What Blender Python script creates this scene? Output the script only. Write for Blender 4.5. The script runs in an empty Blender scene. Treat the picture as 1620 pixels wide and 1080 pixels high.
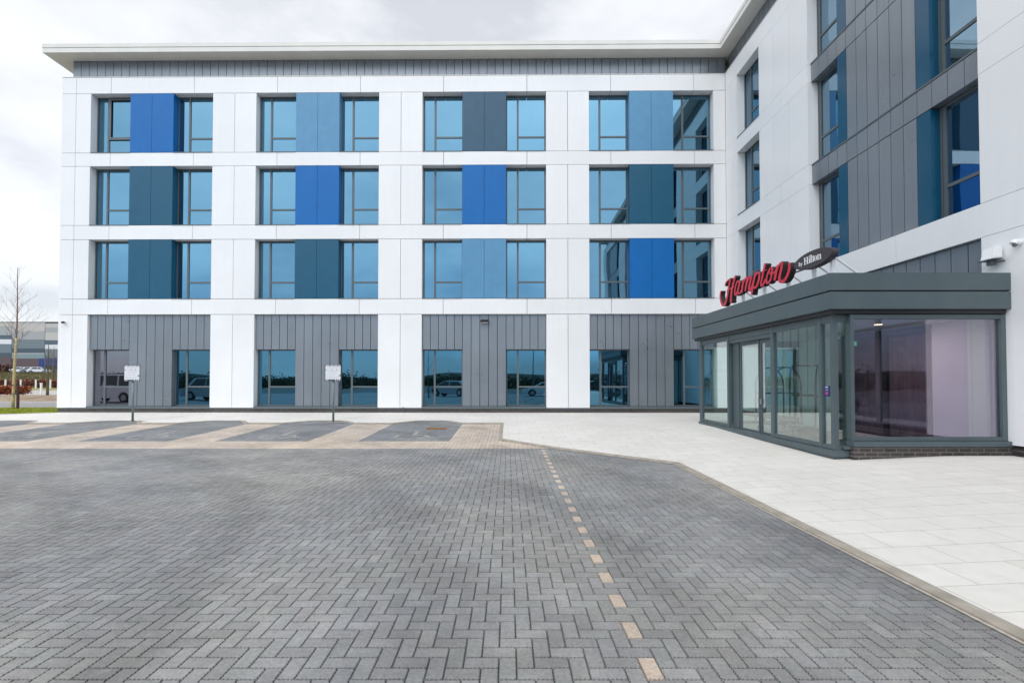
import bpy, bmesh, math, random
import numpy as np
from mathutils import Vector, Matrix
random.seed(7); rng = np.random.default_rng(7)
S = bpy.context.scene
COL = S.collection
R = math.radians

# ------------------------------------------------------------------ camera
cam = bpy.data.cameras.new('camera'); camo = bpy.data.objects.new('camera', cam); COL.objects.link(camo)
camo.location = (0, 0, 1.61); camo.rotation_euler = (R(91.08), 0, 0)
cam.sensor_width = 36; cam.lens = 740/1620*36
cam.shift_x = 6/1620; cam.shift_y = 46/1620
cam.clip_start = .05; cam.clip_end = 3000
S.camera = camo
S.render.resolution_x = 1024; S.render.resolution_y = 682

# ------------------------------------------------------------------ sky
SUN_EL, SUN_AZ = 48, 205          # azimuth clockwise from +Y: behind and left of the camera
w = bpy.data.worlds.new('World'); S.world = w; w.use_nodes = True
nt = w.node_tree; nt.nodes.clear()
def N(t, **k):
    n = nt.nodes.new(t)
    for a, b in k.items(): setattr(n, a, b)
    return n
out = N('ShaderNodeOutputWorld'); bg1 = N('ShaderNodeBackground'); bg2 = N('ShaderNodeBackground'); ad = N('ShaderNodeAddShader')
sky = N('ShaderNodeTexSky'); sky.sky_type = 'NISHITA'; sky.sun_disc = False
sky.sun_elevation = R(SUN_EL); sky.sun_rotation = R(SUN_AZ)
nt.links.new(sky.outputs[0], bg1.inputs[0]); bg1.inputs[1].default_value = .04
tc = N('ShaderNodeTexCoord'); sep = N('ShaderNodeSeparateXYZ'); nt.links.new(tc.outputs['Generated'], sep.inputs[0])
mp = N('ShaderNodeMapping'); mp.inputs['Scale'].default_value = (1.6, 1.6, 3.4); nt.links.new(tc.outputs['Generated'], mp.inputs[0])
nz = N('ShaderNodeTexNoise'); nz.inputs['Scale'].default_value = 1.7; nz.inputs['Detail'].default_value = 6; nz.inputs['Roughness'].default_value = .55
nt.links.new(mp.outputs[0], nz.inputs['Vector'])
cr = N('ShaderNodeValToRGB'); e = cr.color_ramp.elements
e[0].position = .36; e[0].color = (.84, .855, .89, 1); e[1].position = .62; e[1].color = (1.25, 1.25, 1.245, 1)
x_ = e.new(.47); x_.color = (1.08, 1.085, 1.095, 1)
nt.links.new(nz.outputs[0], cr.inputs[0])
# darker, bluer rain cloud low in the sky behind the camera
br = N('ShaderNodeValToRGB'); e = br.color_ramp.elements
e[0].position = 0; e[0].color = (.40, .50, .66, 1); e[1].position = .72; e[1].color = (2.5, 2.55, 2.6, 1)
x_ = e.new(.12); x_.color = (.72, .95, 1.2, 1); x_ = e.new(.34); x_.color = (1.55, 1.72, 1.86, 1)
nzz = N('ShaderNodeMath', operation='MULTIPLY_ADD'); nt.links.new(nz.outputs[0], nzz.inputs[0]); nzz.inputs[1].default_value = .8
sh = N('ShaderNodeMath', operation='SUBTRACT'); nt.links.new(sep.outputs[2], sh.inputs[0]); sh.inputs[1].default_value = .40
nt.links.new(sh.outputs[0], nzz.inputs[2]); nt.links.new(nzz.outputs[0], br.inputs[0])
mr = N('ShaderNodeMapRange'); mr.interpolation_type = 'SMOOTHSTEP'
mr.inputs['From Min'].default_value = .15; mr.inputs['From Max'].default_value = -.35
nt.links.new(sep.outputs[1], mr.inputs['Value'])
mx = N('ShaderNodeMix', data_type='RGBA'); nt.links.new(mr.outputs[0], mx.inputs['Factor'])
nt.links.new(cr.outputs[0], mx.inputs['A']); nt.links.new(br.outputs[0], mx.inputs['B'])
nt.links.new(mx.outputs['Result'], bg2.inputs[0]); bg2.inputs[1].default_value = .80
nt.links.new(bg1.outputs[0], ad.inputs[0]); nt.links.new(bg2.outputs[0], ad.inputs[1]); nt.links.new(ad.outputs[0], out.inputs[0])

# ------------------------------------------------------------------ sun (behind thin cloud)
sl = bpy.data.lights.new('sun', 'SUN'); sl.energy = .75; sl.angle = R(22); sl.color = (1, .965, .91)
so = bpy.data.objects.new('sun', sl); COL.objects.link(so)
az, el = R(SUN_AZ), R(SUN_EL)
d = Vector((math.sin(az)*math.cos(el), math.cos(az)*math.cos(el), math.sin(el)))
so.rotation_euler = d.to_track_quat('Z', 'Y').to_euler(); so.location = (-10, -20, 40)
S.view_settings.view_transform = 'Standard'; S.view_settings.look = 'None'; S.view_settings.gamma = 1
S.view_settings.exposure = -.03

# ------------------------------------------------------------------ materials
def mat(name, col, rough=.6, metal=0, spec=.5, noise=0, nscale=8, bump=0, bscale=60, emit=0, coat=0, island=0):
    m = bpy.data.materials.new(name); m.use_nodes = True; t = m.node_tree; p = t.nodes['Principled BSDF']
    p.inputs['Base Color'].default_value = (*col, 1); p.inputs['Roughness'].default_value = rough
    p.inputs['Metallic'].default_value = metal; p.inputs['Specular IOR Level'].default_value = spec
    if coat: p.inputs['Coat Weight'].default_value = coat
    if emit: p.inputs['Emission Color'].default_value = (*col, 1); p.inputs['Emission Strength'].default_value = emit
    tcn = t.nodes.new('ShaderNodeTexCoord')
    if noise:
        n = t.nodes.new('ShaderNodeTexNoise'); n.inputs['Scale'].default_value = nscale; n.inputs['Detail'].default_value = 5
        t.links.new(tcn.outputs['Object'], n.inputs['Vector'])
        r = t.nodes.new('ShaderNodeMapRange'); r.inputs['From Min'].default_value = .3; r.inputs['From Max'].default_value = .7
        r.inputs['To Min'].default_value = 1-noise; r.inputs['To Max'].default_value = 1+noise
        t.links.new(n.outputs[0], r.inputs['Value'])
        h = t.nodes.new('ShaderNodeVectorMath'); h.operation = 'SCALE'; h.inputs[0].default_value = col
        t.links.new(r.outputs[0], h.inputs['Scale']); t.links.new(h.outputs[0], p.inputs['Base Color'])
        if island:
            gi = t.nodes.new('ShaderNodeNewGeometry'); ri = t.nodes.new('ShaderNodeMapRange'); ri.inputs['To Min'].default_value = 1-island; ri.inputs['To Max'].default_value = 1+island
            t.links.new(gi.outputs['Random Per Island'], ri.inputs['Value']); mi = t.nodes.new('ShaderNodeMath'); mi.operation = 'MULTIPLY'
            t.links.new(ri.outputs[0], mi.inputs[0]); t.links.new(r.outputs[0], mi.inputs[1])
            # rain streaks: noise stretched along the height
            mpn = t.nodes.new('ShaderNodeMapping'); mpn.inputs['Scale'].default_value = (7, 7, .35); ns = t.nodes.new('ShaderNodeTexNoise'); ns.inputs['Scale'].default_value = 1; ns.inputs['Detail'].default_value = 4
            t.links.new(tcn.outputs['Object'], mpn.inputs[0]); t.links.new(mpn.outputs[0], ns.inputs['Vector'])
            rs = t.nodes.new('ShaderNodeMapRange'); rs.inputs['From Min'].default_value = .52; rs.inputs['From Max'].default_value = .75; rs.inputs['To Min'].default_value = 1; rs.inputs['To Max'].default_value = 1-island*1.6
            t.links.new(ns.outputs[0], rs.inputs['Value']); m3 = t.nodes.new('ShaderNodeMath'); m3.operation = 'MULTIPLY'
            t.links.new(mi.outputs[0], m3.inputs[0]); t.links.new(rs.outputs[0], m3.inputs[1]); t.links.new(m3.outputs[0], h.inputs['Scale'])
            rgh = t.nodes.new('ShaderNodeMapRange'); rgh.inputs['To Min'].default_value = rough-.06; rgh.inputs['To Max'].default_value = rough+.08
            t.links.new(n.outputs[0], rgh.inputs['Value']); t.links.new(rgh.outputs[0], p.inputs['Roughness'])
    if bump:
        n = t.nodes.new('ShaderNodeTexNoise'); n.inputs['Scale'].default_value = bscale; n.inputs['Detail'].default_value = 4
        t.links.new(tcn.outputs['Object'], n.inputs['Vector'])
        b = t.nodes.new('ShaderNodeBump'); b.inputs['Strength'].default_value = bump; b.inputs['Distance'].default_value = .01
        t.links.new(n.outputs[0], b.inputs['Height']); t.links.new(b.outputs[0], p.inputs['Normal'])
    return m
def glassmat(name, tint, gloss, gcol=(1, 1, 1), drops=False):
    # tinted see-through glass: transmitted tint + mirror part that grows at grazing angles
    m = bpy.data.materials.new(name); m.use_nodes = True; t = m.node_tree; t.nodes.clear()
    o = t.nodes.new('ShaderNodeOutputMaterial'); mxn = t.nodes.new('ShaderNodeMixShader')
    tr = t.nodes.new('ShaderNodeBsdfTransparent'); tr.inputs[0].default_value = (*tint, 1)
    g = t.nodes.new('ShaderNodeBsdfGlossy'); g.inputs['Roughness'].default_value = .01; g.inputs['Color'].default_value = (*gcol, 1)
    lw = t.nodes.new('ShaderNodeLayerWeight'); lw.inputs['Blend'].default_value = .5
    f = t.nodes.new('ShaderNodeMath'); f.operation = 'POWER'; f.inputs[1].default_value = 3.2; t.links.new(lw.outputs['Facing'], f.inputs[0])
    a = t.nodes.new('ShaderNodeMath'); a.operation = 'ADD'; a.use_clamp = True; a.inputs[1].default_value = gloss
    t.links.new(f.outputs[0], a.inputs[0]); t.links.new(a.outputs[0], mxn.inputs[0])
    t.links.new(tr.outputs[0], mxn.inputs[1]); t.links.new(g.outputs[0], mxn.inputs[2]); t.links.new(mxn.outputs[0], o.inputs[0])
    if drops:
        tcn = t.nodes.new('ShaderNodeTexCoord'); v = t.nodes.new('ShaderNodeTexVoronoi'); v.inputs['Scale'].default_value = 22
        t.links.new(tcn.outputs['Object'], v.inputs['Vector'])
        r = t.nodes.new('ShaderNodeMapRange'); r.inputs['From Min'].default_value = .0; r.inputs['From Max'].default_value = .22
        r.inputs['To Min'].default_value = 1; r.inputs['To Max'].default_value = 0
        t.links.new(v.outputs['Distance'], r.inputs['Value'])
        b = t.nodes.new('ShaderNodeBump'); b.inputs['Strength'].default_value = .12; b.inputs['Distance'].default_value = .001
        t.links.new(r.outputs[0], b.inputs['Height']); t.links.new(b.outputs[0], g.inputs['Normal'])
    return m
def winmat(name, col, dark):
    # solar-control glass: tinted mirror over a dark room; faint waviness of real panes
    m = bpy.data.materials.new(name); m.use_nodes = True; t = m.node_tree; t.nodes.clear()
    o = t.nodes.new('ShaderNodeOutputMaterial'); mxn = t.nodes.new('ShaderNodeMixShader')
    g = t.nodes.new('ShaderNodeBsdfGlossy'); g.inputs['Color'].default_value = (*col, 1); g.inputs['Roughness'].default_value = .012
    dff = t.nodes.new('ShaderNodeBsdfDiffuse'); dff.inputs[0].default_value = (*dark, 1)
    mxn.inputs[0].default_value = .88
    oi = t.nodes.new('ShaderNodeObjectInfo'); rr = t.nodes.new('ShaderNodeMapRange'); rr.inputs['To Min'].default_value = .84; rr.inputs['To Max'].default_value = 1.12
    t.links.new(oi.outputs['Random'], rr.inputs['Value']); sc_ = t.nodes.new('ShaderNodeVectorMath'); sc_.operation = 'SCALE'; sc_.inputs[0].default_value = col
    t.links.new(rr.outputs[0], sc_.inputs['Scale']); t.links.new(sc_.outputs[0], g.inputs['Color'])
    tcn = t.nodes.new('ShaderNodeTexCoord'); n = t.nodes.new('ShaderNodeTexNoise'); n.inputs['Scale'].default_value = .55; n.inputs['Detail'].default_value = 1
    t.links.new(tcn.outputs['Object'], n.inputs['Vector'])
    b = t.nodes.new('ShaderNodeBump'); b.inputs['Strength'].default_value = .5; b.inputs['Distance'].default_value = .012
    t.links.new(n.outputs[0], b.inputs['Height']); t.links.new(b.outputs[0], g.inputs['Normal'])
    t.links.new(dff.outputs[0], mxn.inputs[1]); t.links.new(g.outputs[0], mxn.inputs[2]); t.links.new(mxn.outputs[0], o.inputs[0])
    return m
M = dict(
 white=mat('white_panel', (.80, .80, .805), .38, noise=.025, nscale=.7, island=.018, bump=.02, bscale=3),
 wingwhite=mat('white_panel_gloss', (.82, .82, .825), .3, noise=.025, nscale=.6, island=.018),
 grey=mat('grey_metal_cladding', (.225, .25, .28), .29, metal=.4, noise=.04, nscale=1.2, island=.045),
 darkgap=mat('dark_joint', (.03, .032, .036), .9),
 frame=mat('window_frame_grey', (.10, .122, .135), .45, noise=.05),
 porch=mat('porch_grey_metal', (.084, .115, .126), .42, metal=.1, noise=.07, nscale=2, island=.03, bump=.05, bscale=300),
 cream=mat('roof_edge_cream', (.70, .685, .64), .5, noise=.04, nscale=1.5),
 mass=mat('wall_core', (.5, .5, .5), .8, noise=.05),
 bblue=mat('bright_blue_panel', (.004, .130, .41), .4, spec=.3, noise=.05, nscale=2.5, island=.03, bump=.1, bscale=1.3),
 lblue=mat('light_blue_panel', (.10, .27, .45), .4, spec=.35, noise=.05, nscale=2.5, island=.03, bump=.1, bscale=1.3),
 slate=mat('slate_blue_panel', (.028, .088, .15), .4, spec=.4, noise=.06, nscale=2.5, island=.03, bump=.1, bscale=1.3),
 teal=mat('teal_panel', (.004, .085, .16), .4, spec=.4, noise=.06, nscale=2.5, island=.03, bump=.1, bscale=1.3),
 wteal=mat('wing_teal_panel', (.002, .07, .14), .22, spec=.5, noise=.05, nscale=2.5),
 glass=winmat('blue_solar_glass', (.15, .305, .415), (.01, .02, .03)),
 glassg=winmat('deep_blue_solar_glass', (.115, .31, .46), (.008, .016, .02)),
 glassc=winmat('clear_lilac_glass', (.36,.37,.43), (.03, .03, .035)),
 glassw=winmat('wing_solar_glass', (.24, .36, .46), (.008, .018, .024)),
 pglass=glassmat('porch_side_glass', (.84, .94, .92), .17, (1, 1, 1)),
 pglassf=glassmat('porch_front_glass', (.84, .82, .88), .15, (.93, .88, .97)),
 conc=mat('concrete_kerb', (.335, .30, .25), .85, noise=.22, nscale=5, bump=.3, bscale=80),
 pole=mat('painted_post', (.16, .20, .20), .4, noise=.06),
 signw=mat('sign_face_white', (.72, .73, .75), .35, noise=.02),
 signd=mat('sign_dark_print', (.05, .055, .07), .5), signt=mat('sign_grey_print', (.52, .53, .56), .5),
 red=mat('letter_red', (.62, .015, .045), .35), redside=mat('letter_side_brown', (.035, .022, .022), .5),
 ellip=mat('sign_panel_dark', (.05, .038, .045), .5), white2=mat('white_paint', (.8, .8, .82), .4),
 black=mat('black_plastic', (.02, .02, .022), .4), mat_=mat('entrance_mat', (.018, .018, .022), .95, bump=.4, bscale=200),
 floor=mat('porch_floor_tile', (.30, .25, .24), .4, noise=.12, nscale=2),
 brass=mat('antique_brass', (.22, .17, .10), .3, metal=.9, noise=.15, nscale=10),
 rust=mat('rusty_iron', (.26, .13, .045), .85, noise=.35, nscale=25, bump=.3),
 lav=mat('lavender_wall_reflection', (.55, .48, .60), .6, noise=.05, nscale=1), pale=mat('pale_green_wall', (.62, .70, .66), .6),
 drape=mat('purple_brown_drape', (.15, .105, .14), .8, noise=.25, nscale=3),
 darkroom=mat('dark_interior', (.02, .018, .022), .8), ceil=mat('porch_ceiling', (.50, .55, .50), .7),
 lamp=mat('downlight', (1, .85, .55), .5, emit=3), exitg=mat('exit_green', (.03, .45, .2), .5, emit=.8),
 notice=mat('notice_blue', (.01, .02, .16), .4), pink=mat('notice_pink', (.6, .05, .2), .4),
 bark=mat('pale_birch_bark', (.50, .39, .20), .9, noise=.3, nscale=14, bump=.4), twig=mat('twig_brown', (.22, .15, .13), .9),
 twig2=mat('twig_red_brown', (.20, .11, .09), .9), stake=mat('stake_wood', (.06, .03, .025), .9),
 green=mat('olive_bark', (.10, .09, .045), .9, noise=.2), tyre=mat('tyre_rubber', (.02, .02, .02), .8), rim=mat('wheel_rim', (.4, .41, .42), .35, metal=.7),
 carw=mat('car_white', (.72, .73, .76), .2, coat=.6), carg=mat('car_silver', (.40, .42, .44), .25, metal=.4, coat=.6), card=mat('car_dark', (.03, .035, .045), .2, coat=.6),
 carglass=mat('car_glass', (.02, .03, .035), .08), lightr=mat('tail_light', (.5, .02, .02), .3), lightw=mat('headlight', (.7, .72, .75), .15),
 blue=mat('container_blue', (.02, .05, .22), .6, noise=.1), hill=mat('distant_hill', (.045, .055, .045), 1),
)

# ------------------------------------------------------------------ helpers
class MB:
    def __init__(s, fr=None): s.v = []; s.f = []; s.fr = fr
    def P(s, p): return s.fr(p) if s.fr else tuple(p)
    def poly(s, pts):
        k = len(s.v); s.v += [s.P(p) for p in pts]; s.f.append(tuple(range(k, k+len(pts))))
    def box(s, a0, a1, b0, b1, c0, c1):
        k = len(s.v)
        s.v += [s.P(p) for p in [(a0,b0,c0),(a1,b0,c0),(a1,b1,c0),(a0,b1,c0),(a0,b0,c1),(a1,b0,c1),(a1,b1,c1),(a0,b1,c1)]]
        s.f += [tuple(k+i for i in q) for q in [(3,2,1,0),(4,5,6,7),(0,1,5,4),(1,2,6,5),(2,3,7,6),(3,0,4,7)]]
        return s
    def prism(s, pts, ax, t0, t1):
        # pts in the two remaining axes
        def mk(p, t):
            q = [0,0,0]; o = [i for i in range(3) if i != ax]; q[o[0]], q[o[1]] = p; q[ax] = t; return q
        k = len(s.v); n = len(pts)
        s.v += [s.P(mk(p, t0)) for p in pts] + [s.P(mk(p, t1)) for p in pts]
        s.f.append(tuple(range(k, k+n))); s.f.append(tuple(range(k+2*n-1, k+n-1, -1)))
        for i in range(n):
            j = (i+1) % n; s.f.append((k+j, k+i, k+n+i, k+n+j))
        return s
    def tube(s, pts, rad, n=8, cap=True):
        pts = [Vector(s.P(p)) for p in pts]
        if not hasattr(rad, '__len__'): rad = [rad]*len(pts)
        k = len(s.v); up = None
        for i, p in enumerate(pts):
            t = (pts[min(i+1, len(pts)-1)]-pts[max(i-1, 0)]).normalized()
            if up is None: up = t.orthogonal().normalized()
            up = (up - t*up.dot(t)); up = up.normalized() if up.length > 1e-6 else t.orthogonal().normalized()
            b = t.cross(up)
            for a in range(n):
                an = 2*math.pi*a/n; s.v.append(tuple(p + (up*math.cos(an)+b*math.sin(an))*rad[i]))
        for i in range(len(pts)-1):
            for a in range(n):
                c = (a+1) % n; s.f.append((k+i*n+a, k+i*n+c, k+(i+1)*n+c, k+(i+1)*n+a))
        if cap:
            s.f.append(tuple(range(k+n-1, k-1, -1))); m = k+(len(pts)-1)*n; s.f.append(tuple(range(m, m+n)))
        return s
    def build(s, name, m, parent=None, bevel=0, smooth=False, kind=None, label=None):
        me = bpy.data.meshes.new(name); me.from_pydata(s.v, [], s.f)
        bm = bmesh.new(); bm.from_mesh(me); bmesh.ops.recalc_face_normals(bm, faces=bm.faces)
        if bevel: bmesh.ops.bevel(bm, geom=list(bm.edges), offset=bevel, segments=2, affect='EDGES', clamp_overlap=True)
        bm.to_mesh(me); bm.free()
        if smooth:
            me.polygons.foreach_set('use_smooth', [True]*len(me.polygons))
        me.materials.append(m); o = bpy.data.objects.new(name, me); COL.objects.link(o)
        if parent is not None:
            o.parent = parent; o.matrix_parent_inverse = Matrix.Translation(-parent_world(parent))
        if kind: o['kind'] = kind
        if label: o['label'] = label
        return o
def parent_world(p):
    v = Vector(p.location); q = p.parent
    if q is not None: return Vector((0,0,0)) if False else parent_world_chain(p)
    return v
def parent_world_chain(p):
    # meshes are built in world coordinates at location 0; only top-level empties are offset
    return Vector((0,0,0)) if p.parent else Vector(p.location)
def thing(name, label, cat, loc=(0,0,0), group=None):
    o = bpy.data.objects.new(name, None); COL.objects.link(o); o.location = loc; o.empty_display_size = .2
    o['label'] = label; o['category'] = cat
    if group: o['group'] = group
    return o
def tag(o, label, cat, group=None, kind=None):
    o['label'] = label; o['category'] = cat
    if group: o['group'] = group
    if kind: o['kind'] = kind
    return o
def copy_tree(o, parent=None):
    c = o.copy(); COL.objects.link(c)
    if parent is not None: c.parent = parent
    for ch in [x for x in bpy.data.objects if x.parent == o]: copy_tree(ch, c)
    return c

# frames of the two wings: (along, inward, up)
A5 = R(.5); OX, OY = 9.03, 19.24
def FM(p): u, v, z = p; return (OX+u*math.cos(A5)+v*math.sin(A5), OY-u*math.sin(A5)+v*math.cos(A5), z)
def FW(p): u, v, z = p; return (OX+v, OY-u, z)

# ground height field
KERB = [(3.26,-14),(3.26,-6),(3.26,0),(3.26,3),(3.26,6),(3.26,8.95),(2.2,9.96),(1.13,10.97),(-.15,12.25),(-.15,15.7)]
BAYS = [(-3.85,-1.52),(-7.54,-5.13),(-11.06,-8.71),(-14.7,-12.3),(-18.3,-15.95)]
for (a, b) in BAYS:
    for t in np.linspace(0, 1, 13):
        x = b+(a-b)*t; y = 15.7+.85*min(1, math.sin(math.pi*t)*1.35) if 0 < t < 1 else 15.7
        KERB.append((x, y))
KERB += [(-22, 15.9), (-30, 15.9), (-60, 15.9)]
KA = np.array(KERB)
def kdist(x, y):
    a = KA[:-1]; b = KA[1:]; p = np.array([x, y]); ab = b-a
    t = np.clip(((p-a)*ab).sum(1)/(ab**2).sum(1), 0, 1); q = a+ab*t[:, None]
    return np.sqrt(((p-q)**2).sum(1)).min()
def zc(y): return max(0, .028*(min(y, 17)-10.95))
def zp(x, y): return min(.24, zc(min(y, 15.7))+.03+.045*kdist(x, y))

# ------------------------------------------------------------------ setting: ground
def ground_noise_mat(name, c1, c2, sc, rough=.95, bump=.3):
    m = bpy.data.materials.new(name); m.use_nodes = True; t = m.node_tree; p = t.nodes['Principled BSDF']; p.inputs['Roughness'].default_value = rough
    tcn = t.nodes.new('ShaderNodeTexCoord'); n = t.nodes.new('ShaderNodeTexNoise'); n.inputs['Scale'].default_value = sc; n.inputs['Detail'].default_value = 8
    t.links.new(tcn.outputs['Object'], n.inputs['Vector']); r = t.nodes.new('ShaderNodeValToRGB')
    r.color_ramp.elements[0].position = .35; r.color_ramp.elements[1].position = .65
    r.color_ramp.elements[0].color = (*c1, 1); r.color_ramp.elements[1].color = (*c2, 1)
    t.links.new(n.outputs[0], r.inputs[0]); t.links.new(r.outputs[0], p.inputs['Base Color'])
    b = t.nodes.new('ShaderNodeBump'); b.inputs['Strength'].default_value = bump; b.inputs['Distance'].default_value = .03
    t.links.new(n.outputs[0], b.inputs['Height']); t.links.new(b.outputs[0], p.inputs['Normal'])
    return m
g = MB(); g.poly([(-900,-900,-.05),(900,-900,-.05),(900,900,-.05),(-900,900,-.05)])
g.build('ground', ground_noise_mat('far_ground', (.10,.10,.05), (.16,.13,.08), .15), kind='structure')
def rect(name, x0, x1, y0, y1, z, m, z2=None):
    b = MB(); b.poly([(x0,y0,z),(x1,y0,z),(x1,y1,z if z2 is None else z2),(x0,y1,z if z2 is None else z2)])
    return b.build(name, m, kind='structure')

def paver_mat(name):
    m = bpy.data.materials.new(name); m.use_nodes = True; t = m.node_tree; p = t.nodes['Principled BSDF']; p.inputs['Roughness'].default_value = .82
    p.inputs['Specular IOR Level'].default_value = .35
    at = t.nodes.new('ShaderNodeAttribute'); at.attribute_name = 'blockcol'
    tcn = t.nodes.new('ShaderNodeTexCoord')
    n = t.nodes.new('ShaderNodeTexNoise'); n.inputs['Scale'].default_value = 38; n.inputs['Detail'].default_value = 6; n.inputs['Roughness'].default_value = .7
    n2 = t.nodes.new('ShaderNodeTexNoise'); n2.inputs['Scale'].default_value = .8; n2.inputs['Detail'].default_value = 4
    n3 = t.nodes.new('ShaderNodeTexNoise'); n3.inputs['Scale'].default_value = 5.5; n3.inputs['Detail'].default_value = 3
    for q in (n, n2, n3): t.links.new(tcn.outputs['Object'], q.inputs['Vector'])
    def rng_(q, lo, hi, a=.3, b=.7):
        r = t.nodes.new('ShaderNodeMapRange'); r.inputs['From Min'].default_value = a; r.inputs['From Max'].default_value = b
        r.inputs['To Min'].default_value = lo; r.inputs['To Max'].default_value = hi; t.links.new(q.outputs[0], r.inputs['Value']); return r
    a, b, c = rng_(n, .78, 1.22), rng_(n2, .82, 1.17), rng_(n3, .91, 1.10)
    m1 = t.nodes.new('ShaderNodeMath'); m1.operation = 'MULTIPLY'; t.links.new(a.outputs[0], m1.inputs[0]); t.links.new(b.outputs[0], m1.inputs[1])
    m2 = t.nodes.new('ShaderNodeMath'); m2.operation = 'MULTIPLY'; t.links.new(m1.outputs[0], m2.inputs[0]); t.links.new(c.outputs[0], m2.inputs[1])
    v = t.nodes.new('ShaderNodeVectorMath'); v.operation = 'SCALE'; t.links.new(at.outputs['Color'], v.inputs[0]); t.links.new(m2.outputs[0], v.inputs['Scale'])
    # whitish efflorescence blotches
    # faint turning arcs left by tyres
    sp = t.nodes.new('ShaderNodeVectorMath'); sp.operation = 'DISTANCE'; t.links.new(tcn.outputs['Object'], sp.inputs[0]); sp.inputs[1].default_value = (-11.5, 1.5, 0)
    ad_ = t.nodes.new('ShaderNodeMath'); ad_.operation = 'MULTIPLY_ADD'; t.links.new(n2.outputs[0], ad_.inputs[0]); ad_.inputs[1].default_value = .9; t.links.new(sp.outputs['Value'], ad_.inputs[2])
    sn = t.nodes.new('ShaderNodeMath'); sn.operation = 'SINE'; ml_ = t.nodes.new('ShaderNodeMath'); ml_.operation = 'MULTIPLY'; ml_.inputs[1].default_value = 3.4
    t.links.new(ad_.outputs[0], ml_.inputs[0]); t.links.new(ml_.outputs[0], sn.inputs[0])
    ar = t.nodes.new('ShaderNodeMapRange'); ar.inputs['From Min'].default_value = .3; ar.inputs['From Max'].default_value = 1; ar.inputs['To Min'].default_value = 1; ar.inputs['To Max'].default_value = .87
    t.links.new(sn.outputs[0], ar.inputs['Value']); m5 = t.nodes.new('ShaderNodeMath'); m5.operation = 'MULTIPLY'
    t.links.new(m2.outputs[0], m5.inputs[0]); t.links.new(ar.outputs[0], m5.inputs[1]); t.links.new(m5.outputs[0], v.inputs['Scale'])
    vo = t.nodes.new('ShaderNodeTexVoronoi'); vo.inputs['Scale'].default_value = 1.15; t.links.new(tcn.outputs['Object'], vo.inputs['Vector'])
    vs = t.nodes.new('ShaderNodeMath'); vs.operation = 'MULTIPLY_ADD'; t.links.new(n.outputs[0], vs.inputs[0]); vs.inputs[1].default_value = -.07; t.links.new(vo.outputs['Distance'], vs.inputs[2])
    vr = t.nodes.new('ShaderNodeMapRange'); vr.inputs['From Min'].default_value = .0; vr.inputs['From Max'].default_value = .03; vr.inputs['To Min'].default_value = .5; vr.inputs['To Max'].default_value = 0
    t.links.new(vs.outputs[0], vr.inputs['Value'])
    st0 = rng_(n3, 0, .30, .62, .74); st = t.nodes.new('ShaderNodeMath'); st.operation = 'MAXIMUM'; t.links.new(st0.outputs[0], st.inputs[0]); t.links.new(vr.outputs[0], st.inputs[1]); mixn = t.nodes.new('ShaderNodeMix'); mixn.data_type = 'RGBA'
    t.links.new(st.outputs[0], mixn.inputs['Factor']); t.links.new(v.outputs[0], mixn.inputs['A']); mixn.inputs['B'].default_value = (.33, .32, .29, 1)
    # broad warm, sandy patches and cooler ones
    n4 = t.nodes.new('ShaderNodeTexNoise'); n4.inputs['Scale'].default_value = .33; n4.inputs['Detail'].default_value = 5; t.links.new(tcn.outputs['Object'], n4.inputs['Vector'])
    w4 = rng_(n4, 0, 1, .40, .62); tm = t.nodes.new('ShaderNodeMix'); tm.data_type = 'RGBA'; t.links.new(w4.outputs[0], tm.inputs['Factor'])
    tm.inputs['A'].default_value = (.93, .94, .965, 1); tm.inputs['B'].default_value = (1.08, 1.06, 1.01, 1)
    mm = t.nodes.new('ShaderNodeMix'); mm.data_type = 'RGBA'; mm.blend_type = 'MULTIPLY'; mm.inputs['Factor'].default_value = 1
    t.links.new(mixn.outputs['Result'], mm.inputs['A']); t.links.new(tm.outputs['Result'], mm.inputs['B']); t.links.new(mm.outputs['Result'], p.inputs['Base Color'])
    bp = t.nodes.new('ShaderNodeBump'); bp.inputs['Strength'].default_value = .35; bp.inputs['Distance'].default_value = .004
    t.links.new(n.outputs[0], bp.inputs['Height']); t.links.new(bp.outputs[0], p.inputs['Normal'])
    return m
PAV = paver_mat('block_paving')
DARK = np.array([.251, .249, .246]); BEIGE = np.array([.50, .425, .36]); PALE = np.array([.50, .41, .34])
JOINT = mat('joint_sand', (.022, .022, .025), 1, noise=.4, nscale=30)
def outline(x0, x1, y0, y1, teeth):
    if not teeth: return np.array([(x0,y0),(x1,y0),(x1,y1),(x0,y1)])
    pts = []
    for (a, b, nx, ny) in (((x0,y0),(x1,y0),0,1),((x1,y0),(x1,y1),-1,0),((x1,y1),(x0,y1),0,-1),((x0,y1),(x0,y0),1,0)):
        a = np.array(a); b = np.array(b); L = np.abs(b-a).sum(); k = max(1, int(round(L/.025)))
        for i in range(k):
            for (t, dd) in ((.0, .0), (.30, .0), (.38, .0052), (.92, .0052)):
                s_ = (i+t)/k
                if i == 0 and t == 0: p = a
                else: p = a+(b-a)*s_+np.array((nx, ny))*dd
                pts.append(p)
    return np.array(pts)
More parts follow.
